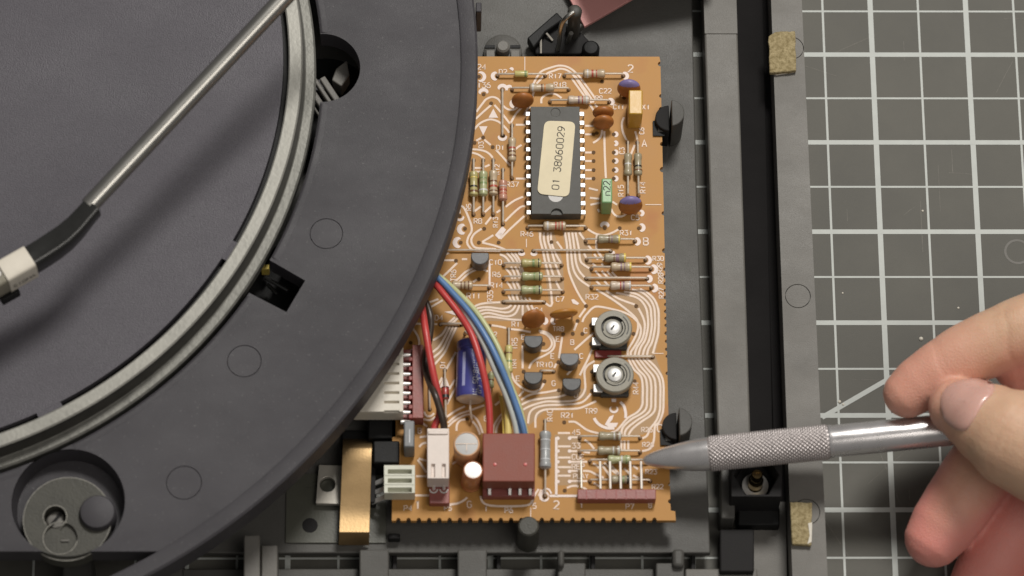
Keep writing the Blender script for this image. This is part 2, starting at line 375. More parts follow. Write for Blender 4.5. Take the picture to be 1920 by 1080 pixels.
for i in range(26):
    x = rnd.uniform(-15, 45); y = rnd.uniform(-150, 20); a = rnd.choice([rnd.uniform(-.1, .1), rnd.uniform(0, 3.1), 1.57]); l = rnd.uniform(2, 16)
    mb.ribbon([(x, y), (x + l * .5 * math.cos(a), y + l * .5 * math.sin(a) + .15), (x + l * math.cos(a), y + l * math.sin(a))], rnd.uniform(.06, .14), .025)
mb.build('knife_scratches', 'matscuff', mat_o)
for n_, (px, py, s_) in enumerate([(1727, 635, .55), (1574, 753, .45), (1581, 758, .35), (1580, 549, .25), (1730, 395, .3), (1797, 577, .3)]):
    mb = MB(); p = P(px, py, .2); mb.lathe((p.x, p.y, .0), (.1, 0, 1), [(0, s_ * .7), (s_ * .4, s_), (s_ * .9, s_ * .5)], 7)
    tag(mb.build('crumb', 'glue'), ['largest pale crumb on the mat above the index finger', 'pale crumb beside the diagonal line on the mat', 'smaller pale crumb just right of the diagonal line',
        'tiny pale speck on the mat right of the outer rail', 'tiny pale speck on the mat high in the grid', 'tiny pale speck on the mat near the raised index finger'][n_], 'crumb')

# ---------------------------------------------------------------- turntable base
ZF, ZB = 7.0, 15.0           # tray floor, board top
base = thing('turntable_base', 'dark plastic turntable base opened up, with tray, rails and round platter platform', 'turntable base', (-120, -60, 0))
# tray floor with a straight end
poly = [XY(-330, -70, ZF), XY(1296, -70, ZF), XY(1307, 382, ZF), XY(1318.6, 682, ZF), XY(1332, 1037, ZF), XY(-330, 1037, ZF)]
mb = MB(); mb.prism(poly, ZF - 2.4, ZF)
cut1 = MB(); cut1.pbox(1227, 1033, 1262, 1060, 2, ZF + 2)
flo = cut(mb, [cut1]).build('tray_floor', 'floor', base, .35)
# rails right of the tray
def strip(x_at, z0, z1, ya, yb):
    (xa0, xb0, y0), (xa1, xb1, y1) = x_at
    def X(t, lo): 
        a, b = (xa0, xa1) if lo else (xb0, xb1); return a + (b - a) * (t - y0) / (y1 - y0)
    return [XY(X(ya, 1), ya, z1), XY(X(ya, 0), ya, z1), XY(X(yb, 0), yb, z1), XY(X(yb, 1), yb, z1)]
R1 = ((1321, 1383, 60), (1341, 1403, 682))
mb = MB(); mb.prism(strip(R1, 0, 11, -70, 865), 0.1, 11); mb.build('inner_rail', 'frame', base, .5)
mb = MB(); mb.prism(strip(((1321, 1383, 60), (1341, 1403, 682)), 0, 11.25, -70, 63), 11.02, 11.25); mb.build('rail_step', 'frame', base, .1)
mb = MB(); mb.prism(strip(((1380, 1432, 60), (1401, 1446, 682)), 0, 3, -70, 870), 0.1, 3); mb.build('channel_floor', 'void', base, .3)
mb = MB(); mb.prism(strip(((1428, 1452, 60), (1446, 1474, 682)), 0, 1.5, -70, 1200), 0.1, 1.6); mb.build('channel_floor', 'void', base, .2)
R2 = ((1448, 1506, 60), (1471, 1534, 682))
rail2 = MB(); rail2.prism(strip(R2, 0, 12, -70, 1200), 0.1, 12)
cuts = []; plugs = []
for (px, py, r) in ((1496, 555, 3.15), (1484, 90, 3.1), (1512, 960, 3.3)):
    p = P(px, py, 12); c_ = MB(); c_.prism(circ((p.x, p.y), r + .12, 48), 11.2, 13); cuts.append(c_); plugs.append((p, r))
cut(rail2, cuts).build('outer_rail', 'frame', base, .35)
for p, r in plugs:
    mb = MB(); mb.prism(circ((p.x, p.y), r - .06, 48), 10.9, 11.98); mb.build('ejector_mark', 'frame', base)
mb = MB(); mb.prism([XY(1408, 940, 2.2), XY(1474, 940, 2.2), XY(1478, 1200, 2.2), XY(1416, 1200, 2.2)], .1, 2.2); mb.build('channel_floor', 'frame', base, .2)
# lower right: stepped dark blocks under the pin socket
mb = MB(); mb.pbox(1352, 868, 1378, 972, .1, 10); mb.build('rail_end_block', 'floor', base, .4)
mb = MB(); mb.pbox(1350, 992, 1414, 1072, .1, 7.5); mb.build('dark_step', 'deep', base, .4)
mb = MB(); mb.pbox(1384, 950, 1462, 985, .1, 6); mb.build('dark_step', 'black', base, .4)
# front edge: lip, tabs and posts
mb = MB(); mb.prism([XY(285, 1066, 5), XY(1225, 1066, 5), XY(1225, 1240, 5), XY(285, 1240, 5)], .1, 5); mb.build('front_lip', 'floor', base, .4)
mb = MB(); mb.prism([XY(1285, 1066, 5), XY(1420, 1066, 5), XY(1425, 1240, 5), XY(1285, 1240, 5)], .1, 5); mb.build('front_lip', 'frame', base, .4)
for (x0, y0, x1, z) in ((674, 1030, 729, 10.5), (858, 1030, 913, 10.5), (1046, 1055, 1098, 10.5), (1230, 1055, 1283, 10.5), (118, 1042, 173, 12), (290, 1035, 342, 11)):
    mb = MB(); mb.pbox(x0, y0, x1, 1230, .1, z); mb.build('front_tab', 'floor', base, .4)
for (x0, x1, yt, z) in ((457, 487, 1003, 16), (490, 520, 1022, 13)):
    mb = MB(); mb.pbox(x0, yt, x1, 1230, .1, z); mb.build('rib', 'frame', base, .35)
for (px, py, wpx) in ((1052, 1030, 12), (1272, 1028, 22)):
    mb = MB(); mb.pbox(px - wpx / 2, py, px + wpx / 2, 1062, 4, 12.5); mb.build('hook_post', 'floor', base, .9)
for px in (740, 935, 1112, 1300):
    mb = MB(); mb.pbox(px - 4, 1030, px + 4, 1080, .1, 3.5); mb.build('rib', 'deep', base, .2)
mb = MB(); mb.pbox(728, 1000, 750, 1010, ZF, ZF + 3); mb.build('small_rib', 'deep', base, .3)
# posts that hold the board
def post(px, py, r, z0, z1, name, mt, prof=None):
    p = P(px, py, z1); mb = MB(); mb.lathe((p.x, p.y, z0), (0, 0, 1), prof or [(0, r * 1.08), (z1 - z0 - .4, r), (z1 - z0, r - .4)], 40); return mb.build(name, mt, base)
post(991, 986, 2.55, ZF, ZF + 12.5, 'support_post', 'camgrey')
for (px, py) in ((1256, 211), (1270, 790)):
    p = P(px, py, 20.5)
    mb = MB(); mb.prism([q for q in circ((p.x, p.y), 3.75, 48) if q[0] >= p.x + .2], ZF, 20.5); mb.build('snap_post', 'floor', base, .25)
    mb = MB(); mb.prism([q for q in circ((p.x, p.y), 3.6, 48) if q[0] <= p.x + .15], ZF, 17.2); mb.build('snap_hook', 'deep', base, .25)
    q = P(px - 21, py + 31, ZB + .02); mb = MB(); mb.box((q.x, q.y, ZB + .3), (3.0, 4.2, .5)); hb = mb.build('hook_slot', 'black', base)
    mb = MB(); mb.box((q.x + .4, q.y, ZB + .7), (1.3, 2.2, .3)); mb.build('hook_tip', 'floor', base, .1)
# round boss at the top edge, with a cross slot
p = P(943, 88, 13)
mb = MB(); mb.lathe((p.x, p.y, ZF), (0, 0, 1), [(0, 5.2), (3.0, 5.0), (3.3, 4.6)], 48); mb.build('boss_collar', 'floor', base)
mb = MB(); mb.lathe((p.x, p.y, ZF), (0, 0, 1), [(3, 1.9), (6.3, 1.75), (6.8, 1.3)], 32); mb.build('boss_pin', 'frame', base)
for s_ in (-1, 1):
    mb = MB(); mb.box((p.x + s_ * 3.2, p.y - 1.2, ZF + 3.7), (2.3, 2.5, .9)); mb.build('boss_wing', 'frame', base, .2)
    mb = MB(); mb.box((p.x + s_ * 3.3, p.y + 1.3, ZF + 3.45), (2.6, .8, .4)); mb.build('boss_slot', 'black', base)
mb = MB(); mb.pbox(892, 4, 903, 22, 20, 32); mb.build('platform_tab', 'platform', base, .3)

# round platform around the platter
PC = (-261.4, -19.5); IC_ = (-258.1, -22.0); ZP = 36.0
plat = MB(); plat.prism(circ(PC, 156.6, 260), 29.0, ZP)
cs = []
c_ = MB(); c_.prism(circ(IC_, 113.9, 240), 20, 45); cs.append(c_)
p = P(605, 127, ZP); c_ = MB(); c_.prism(circ((p.x, p.y), 9.5, 72), 20, 45); cs.append(c_); gearp = p
c_ = MB(); c_.prism([XY(506, 488, ZP), XY(572, 526, ZP), XY(537, 585, ZP), XY(450, 540, ZP), XY(470, 470, ZP)], 20, 45); cs.append(c_)
p = P(128, 942, ZP); c_ = MB(); c_.prism(circ((p.x, p.y), 13.7, 80), 20, 45); cs.append(c_); cupp = p
c_ = MB(); c_.prism([XY(-200, 1034, ZP), XY(296, 1034, ZP), XY(160, 1110, ZP), XY(-200, 1200, ZP)], 20, 45); cs.append(c_)
ej = []
for (px, py, r) in ((612, 438, 4.0), (458, 677, 4.1), (345, 905, 4.2)):
    p = P(px, py, ZP); c_ = MB(); c_.prism(circ((p.x, p.y), r + .11, 48), ZP - .7, 45); cs.append(c_); ej.append((p, r))
plat = cut(plat, cs)
platform = plat.build('platform', 'platform', base, .45)
for p, r in ej:
    mb = MB(); mb.prism(circ((p.x, p.y), r - .05, 48), ZP - .9, ZP - .03); mb.build('ejector_mark', 'platform', base)
# rounded inner lip of the platform, broken at the openings
pr = [(113.85, ZP - .2), (114.05, ZP + .16), (114.7, ZP + .24), (115.8, ZP + .02)]; vs = []; fs = []; n_ = 720
HQ = [Vector(XY(506, 488, ZP)), Vector(XY(467, 549, ZP))]
def lip_free(a):
    x = IC_[0] + 114.8 * math.cos(a); y = IC_[1] + 114.8 * math.sin(a)
    if math.hypot(x - gearp.x, y - gearp.y) < 9.9 or math.hypot(x - cupp.x, y - cupp.y) < 14.4: return False
    b0, b1 = sorted(math.atan2(q.y - IC_[1], q.x - IC_[0]) for q in HQ); aa = math.atan2(y - IC_[1], x - IC_[0])
    return not (b0 - .012 < aa < b1 + .012)
for i in range(n_):
    a = 2 * math.pi * i / n_
    for r, z in pr: vs.append((IC_[0] + r * math.cos(a), IC_[1] + r * math.sin(a), z))
for i in range(n_):
    if lip_free(2 * math.pi * (i + .5) / n_):
        k_ = (i + 1) % n_
        for j in range(3): fs.append((i * 4 + j, i * 4 + j + 1, k_ * 4 + j + 1, k_ * 4 + j))
mb = MB(); mb.add(vs, fs, True); mb.build('platform_lip', 'platform', base, angle=60)
# raised rim of the platform
mb = MB(); seg = []
prof = [(152.4, ZP - .5), (152.5, ZP + .55), (152.9, ZP + .75), (156.2, ZP + .75), (156.75, ZP + .3), (156.75, 28.2), (155.2, 28.2), (155.2, ZP - .5)]
n = 260; vs = []; fs = []
for i in range(n):
    a = 2 * math.pi * i / n
    for r, z in prof: vs.append((PC[0] + r * math.cos(a), PC[1] + r * math.sin(a), z))
k = len(prof)
for i in range(n):
    for j in range(k):
        a = i * k + j; b = ((i + 1) % n) * k + j; a2 = i * k + (j + 1) % k; b2 = ((i + 1) % n) * k + (j + 1) % k
        fs.append((a, b, b2, a2))
mb.add(vs, fs, True); mb.build('platform_rim', 'platform', base, angle=30)
# inner works seen through the openings
for (off, ln, wd, z) in ((-1.6, 10.5, 1.5, 27), (.4, 9.5, 1.0, 28.2), (2.4, 8.5, 1.6, 27.5), (-3.4, 9, .6, 26.2)):
    q = gearp + Vector((-.2, -4, 0)); dr = Vector((.52, -.85, 0)).normalized(); nr = Vector((-dr.y, dr.x, 0))
    c0 = q + nr * off
    mb = MB(); mb.box((c0.x, c0.y, z), (ln, wd, 2.2), math.atan2(dr.y, dr.x)); mb.build('gear_rack', 'frame', base, .3)
mb = MB(); mb.prism([XY(630, 128, 26), XY(650, 113, 26), XY(655, 140, 26), XY(640, 162, 26), XY(622, 150, 26)], 20, 26); mb.build('bracket_leaf', 'frame', base, .3)
mb = MB(); mb.prism([XY(590, 150, 24), XY(606, 146, 24), XY(618, 168, 24), XY(590, 170, 24)], 20, 24); mb.build('bracket_leaf', 'platform', base, .3)
mb = MB(); mb.prism(circ((gearp.x, gearp.y), 13, 40), 10, 14); mb.build('well_floor', 'black', base)  # added black floor, stands in for the shade inside the round opening
q = P(515, 540, 22); mb = MB(); mb.box((q.x, q.y, 15), (24, 22, 8), .5); mb.build('well_floor', 'black', base)  # same black stand-in for shade below the rectangular opening
q = P(497, 500, 26); mb = MB(); mb.box((q.x, q.y, 24), (2.0, 1.4, 4)); mb.build('yellow_contact', 'b_yellow', base, .2)
for (a, b, z) in (((497, 520), (540, 545), 25), ((502, 533), (520, 552), 23)):
    a = P(*a, z); b = P(*b, z); mb = MB(); mb.tube([a, b], .55, 8); mb.build('contact_arm', 'gloss', base)
# screw cup at lower left
cup = MB(); cup.lathe((cupp.x, cupp.y, 29), (0, 0, 1), [(0, 12.9), (ZP - 29 - .5, 13.6)], 72, False, False)
cup.ring((cupp.x, cupp.y), 0.01, 13.0, 29.5, 72); cup.build('screw_cup', 'platform', base)
dp = P(126, 973, 34.6)
dsk = MB(); dsk.prism(circ((dp.x, dp.y), 10.7, 80), 29.6, 34.6)
cc = []
q1 = P(103, 969, 34.6); c_ = MB(); c_.prism(circ((q1.x, q1.y), 2.75, 40), 30, 37); cc.append(c_)
q2 = P(113, 1009, 34.6); c_ = MB(); c_.prism(circ((q2.x, q2.y), 4.1, 48), 33.6, 37); cc.append(c_)
cut(dsk, cc).build('cam_disc', 'camgrey', base, .35)
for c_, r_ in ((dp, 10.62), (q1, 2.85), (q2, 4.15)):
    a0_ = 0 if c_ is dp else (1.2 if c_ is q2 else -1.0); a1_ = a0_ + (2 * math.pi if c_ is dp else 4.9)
    mb = MB(); mb.tube([(c_.x + r_ * math.cos(a0_ + (a1_ - a0_) * i / 60), c_.y + r_ * math.sin(a0_ + (a1_ - a0_) * i / 60), 34.62 + (-.12 if c_ is dp else 0)) for i in range(61)], .14, 6); mb.build('worn_edge', 'scuff', base)  # thin paler ring along the disc and hole edges
mb = MB(); mb.lathe((q1.x, q1.y, 27.2), (0, 0, 1), [(0, 2.5), (4.2, 2.5), (4.9, 1.9), (5.2, .3)], 32); scw = mb.build('screw', 'frame', base)
mb = MB(); mb.box((q1.x, q1.y, 32.3), (4.4, .75, .5), .95); mb.build('screw_slot', 'deep', scw)
q3 = P(182, 958, 36.8); mb = MB(); mb.lathe((q3.x, q3.y, 30.6), (0, 0, 1), [(0, 4.4), (5, 4.4), (5.7, 4.0), (6.05, 2.6), (6.2, .2)], 48); mb.build('cam_button', 'platform', base)
q4 = P(122, 1014, 33.8); mb = MB(); mb.box((q4.x, q4.y, 33.85), (2.0, .5, .4)); mb.build('cam_key', 'frame', base, .1)
# black mechanism blocks between platform and transistor
for (x0, y0, x1, y1, z1, mt) in ((690, 783, 745, 822, 15.0, 'black'), (700, 826, 749, 868, 16.5, 'black'), (640, 806, 700, 850, 9, 'black')):
    mb = MB(); mb.pbox(x0, y0, x1, y1, ZF, z1); mb.build('black_bracket', mt, base, .4)

# ---------------------------------------------------------------- platter
plt = thing('platter', 'grey platter with bare stepped metal rim under the tonearm', 'platter', (-258.2, -21.7, 30))
KC = (-258.2, -21.7)
mb = MB()
mb.prism(circ(KC, 104.35, 260), 37.5, 39.7); mb.build('platter_top', 'disc', plt)
slots = [(math.radians(a), math.radians(b)) for a, b in ((-27.5, 40), (-60.5, -30.5), (50, 110), (120, 200), (210, 260), (-95, -64))]
prof = [(104.45, 38.6), (105.75, 39.95), (106.1, 40.1), (108.9, 40.1), (109.3, 39.8), (109.7, 34.3)]
def band(prof, n, a0, a1, mt, name, par):
    vs = []; fs = []; k = len(prof); full = a1 - a0 > 6.28
    m = n if full else n + 1
    for i in range(m):
        a = a0 + (a1 - a0) * i / n
        for r, z in prof: vs.append((KC[0] + r * math.cos(a), KC[1] + r * math.sin(a), z))
    for i in range(n):
        for j in range(k - 1):
            a = i * k + j; b = ((i + 1) % m) * k + j; fs.append((a, b, b + 1, a + 1))
    b_ = MB(); b_.add(vs, fs, True); return b_.build(name, mt, par, angle=25)
T = 2 * math.pi
band([(105.75, 37.5), (105.75, 39.95), (106.1, 40.15), (108.9, 40.15), (109.3, 39.8)], 300, 0, T, 'rim', 'rim_band', plt)
band([(109.28, 39.85), (109.75, 34.6)], 300, 0, T, 'rimwall', 'rim_wall', plt)
band([(109.7, 34.6), (110.0, 34.35), (112.0, 34.35), (112.45, 33.9), (112.45, 31)], 300, 0, T, 'flange', 'rim_flange', plt)
band([(104.4, 37.3), (105.8, 37.3)], 300, 0, T, 'black', 'rim_gap', plt)
for a, b in ((-30.5, -27.5), (40, 50), (110, 120), (200, 210), (260, 265), (-64, -60.5), (-100, -95)):
    band([(104.3, 39.66), (105.8, 39.9)], 12, math.radians(a), math.radians(b), 'disc', 'rim_bridge', plt)

# ---------------------------------------------------------------- tonearm
arm = thing('tonearm', 'steel tonearm tube with glossy black headshell and cream cartridge above the platter', 'tonearm', tuple(P(170, 382, 40)))
def PT(px, py, z): return P(px, py, z)
a = PT(166, 387, 66); b = PT(640, -119, 76)
mb = MB(); mb.tube([a, b], 2.25, 40); mb.build('arm_tube', 'steel', arm)
# headshell: lofted rounded box section along a bent path
def section(c, d, wid, hgt, n=20, pw=.45):
    t = Vector((-d.y, d.x, 0)).normalized(); out = []
    for j in range(n):
        q = 2 * math.pi * j / n; cx = math.copysign(abs(math.cos(q)) ** pw, math.cos(q)); cz = math.copysign(abs(math.sin(q)) ** pw, math.sin(q))
        out.append(c + t * cx * wid / 2 + Vector((0, 0, cz * hgt / 2)))
    return out
def loft(secs):
    n = len(secs[0]); b_ = MB(); vs = [v for q in secs for v in q]; fs = []
    for i in range(len(secs) - 1):
        for j in range(n):
            a = i * n + j; c = i * n + (j + 1) % n; fs.append((a, c, c + n, a + n))
    b_.add(vs, fs, True); b_.add(secs[0], [tuple(range(n))]); b_.add(secs[-1], [tuple(reversed(range(n)))]); return b_
hp = [(173, 381, 68.2, 4.9, 4.9), (158, 398, 67.8, 5.0, 5.2), (140, 418, 67.2, 5.4, 5.8), (120, 436, 66.6, 5.8, 6.4), (100, 450, 66.2, 6.0, 6.8), (80, 463, 66, 6.0, 7.0), (54, 479, 66, 6.0, 7.0)]
pts = [PT(x, y, z) - Vector((0, 0, h_ / 2)) for x, y, z, _, h_ in hp]
secs = []
for i, q in enumerate(hp):
    d = (pts[min(i + 1, len(pts) - 1)] - pts[max(i - 1, 0)]).normalized(); secs.append(section(pts[i], d, q[3], q[4]))
loft(secs).build('headshell', 'gloss', arm, angle=50)
u = (PT(0, 516, 62) - PT(60, 482, 62)).normalized()
c0 = PT(55.5, 478, 66.2) - Vector((0, 0, 4.1)); c1 = c0 + u * 7.6
mb = loft([section(c0, u, 6.4, 8.2, 24, .3), section(c1, u, 6.4, 8.2, 24, .3)]); cart = mb.build('cartridge', 'grip', arm, angle=40)
tn = Vector((-u.y, u.x, 0)).normalized()
if tn.y > 0: tn = -tn
mb = MB()
cs_ = (c0 + c1) / 2 + tn * 3.24 + Vector((0, 0, -.6))
def sidemap(mb_, pts_, wd_):
    vs = []
    P3 = [cs_ + (-u) * q[0] + Vector((0, 0, 1)) * q[1] for q in pts_]
    for i, q in enumerate(P3):
        t = (P3[min(i + 1, len(P3) - 1)] - P3[max(i - 1, 0)]).normalized(); nn = t.cross(tn).normalized()
        vs += [q + nn * wd_ / 2, q - nn * wd_ / 2]
    mb_.add(vs, [(2 * i, 2 * i + 1, 2 * i + 3, 2 * i + 2) for i in range(len(P3) - 1)])
letters(mb, 'SIGMA', (0, 0), 1.5, .22, 0, mapf=sidemap); mb.build('lettering', 'ink', cart)
c2 = c1 + u * 4
mb = loft([section(c1 + u * .05, u, 6.0, 7.4, 24, .32), section(c2, u, 6.0, 7.2, 24, .32)]); mb.build('cartridge_nose', 'trim', arm, angle=40)
q = c1 + u * 1.4 + Vector((0, 0, 3.5)); mb = MB(); mb.lathe(q, (0, 0, 1), [(0, 1.0), (.5, .9)], 20); mb.build('cartridge_screw', 'metalwhite', arm)
q = c1 + u * .6 + tn * 2.2 + Vector((0, 0, -5.2)); mb = MB(); mb.box(q, (5, 3.2, 3), math.atan2(u.y, u.x)); mb.build('stylus_guard', 'black', arm, .3)

# ---------------------------------------------------------------- circuit board
x0 = P(735, 930, ZB).x; x1 = P(1247.5, 540, ZB).x; y1 = P(1000, 106, ZB).y; y0 = P(1000, 976, ZB).y
brd = thing('circuit_board', 'orange brown circuit board crowded with resistors, chip and trimmers beside the platter', 'circuit board', (x0, y0, ZB - 1.6))
edge = []
# bottom edge, break-off perforations
x = x0
edge.append((x0, y0))
bx = x0 + 1.6; i = 0
while bx < x1 - 2:
    for a in (180, 150, 120, 90, 60, 30, 0):
        edge.append((bx + .58 * math.cos(math.radians(a)), y0 + .62 * math.sin(math.radians(a)) * 1.25))
    bx += 2.54
edge.append((x1 + 1.3, y0)); edge.append((x1 + 1.2, y0 + 2.4)); edge.append((x1 + .1, y0 + 2.6))
for a in (-90, -45, -180 + 45, 180, 135, 90): pass
# right edge with uneven notches
ry = y0 + 2.2; rows = []
notch = [(908, .5), (940, .6), (700, .5), (668, .4), (655, .5), (640, .5), (625, .55), (610, .5), (597, .5), (584, .55), (571, .5), (558, .55), (545, .5), (532, .5), (519, .5), (505, .5), (470, .7), (400, .6), (318, .8), (270, .6), (205, .7), (180, .55), (120, .7)]
for py, r in notch:
    yy = P(1245, py, ZB).y; rows.append((yy, r))
rows.sort()
for yy, r in rows:
    if yy < y0 + 3.4: continue
    for a in (-90, -120, -150, 180, 150, 120, 90):
        edge.append((x1 + .05 + r * 1.0 * math.cos(math.radians(a)), yy + r * math.sin(math.radians(a))))
edge.append((x1 - .2, y1)); edge.append((x0, y1))
mb = MB(); mb.prism(edge, ZB - 1.6, ZB); sub = mb.build('board_sheet', 'board', brd)

for pl in ([(1120,545),(1160,548),(1200,540),(1226,555),(1238,580),(1238,625),(1228,665),(1243,705),(1247,750),(1240,790),(1205,815),(1150,815),(1165,795),(1200,765),(1202,715),(1176,670),(1197,625),(1195,602),(1165,577)],
    [(1008,432),(1038,432),(1055,490),(1058,545),(1030,570),(1020,500)], [(1054,432),(1090,432),(1110,470),(1108,540),(1096,564),(1068,515)],
    [(935,474),(970,472),(984,512),(985,560),(1000,582),(976,602),(892,602),(884,577),(940,563),(958,558),(955,510)], [(806,642),(855,594),(860,615),(815,690)],
    [(976,752),(1050,733),(1100,728),(1100,745),(1020,772),(990,800),(984,775)], [(1040,815),(1090,815),(1090,910),(1040,910)]):
    q = [XY(a, b, ZB) for a, b in pl]; ar = sum(q[i][0] * q[(i + 1) % len(q)][1] - q[(i + 1) % len(q)][0] * q[i][1] for i in range(len(q)))
    mb = MB(); mb.add([(x_, y_, ZB + .012) for x_, y_ in (q if ar > 0 else q[::-1])], [tuple(range(len(q)))]); mb.build('copper_area', 'copper_tone', brd)
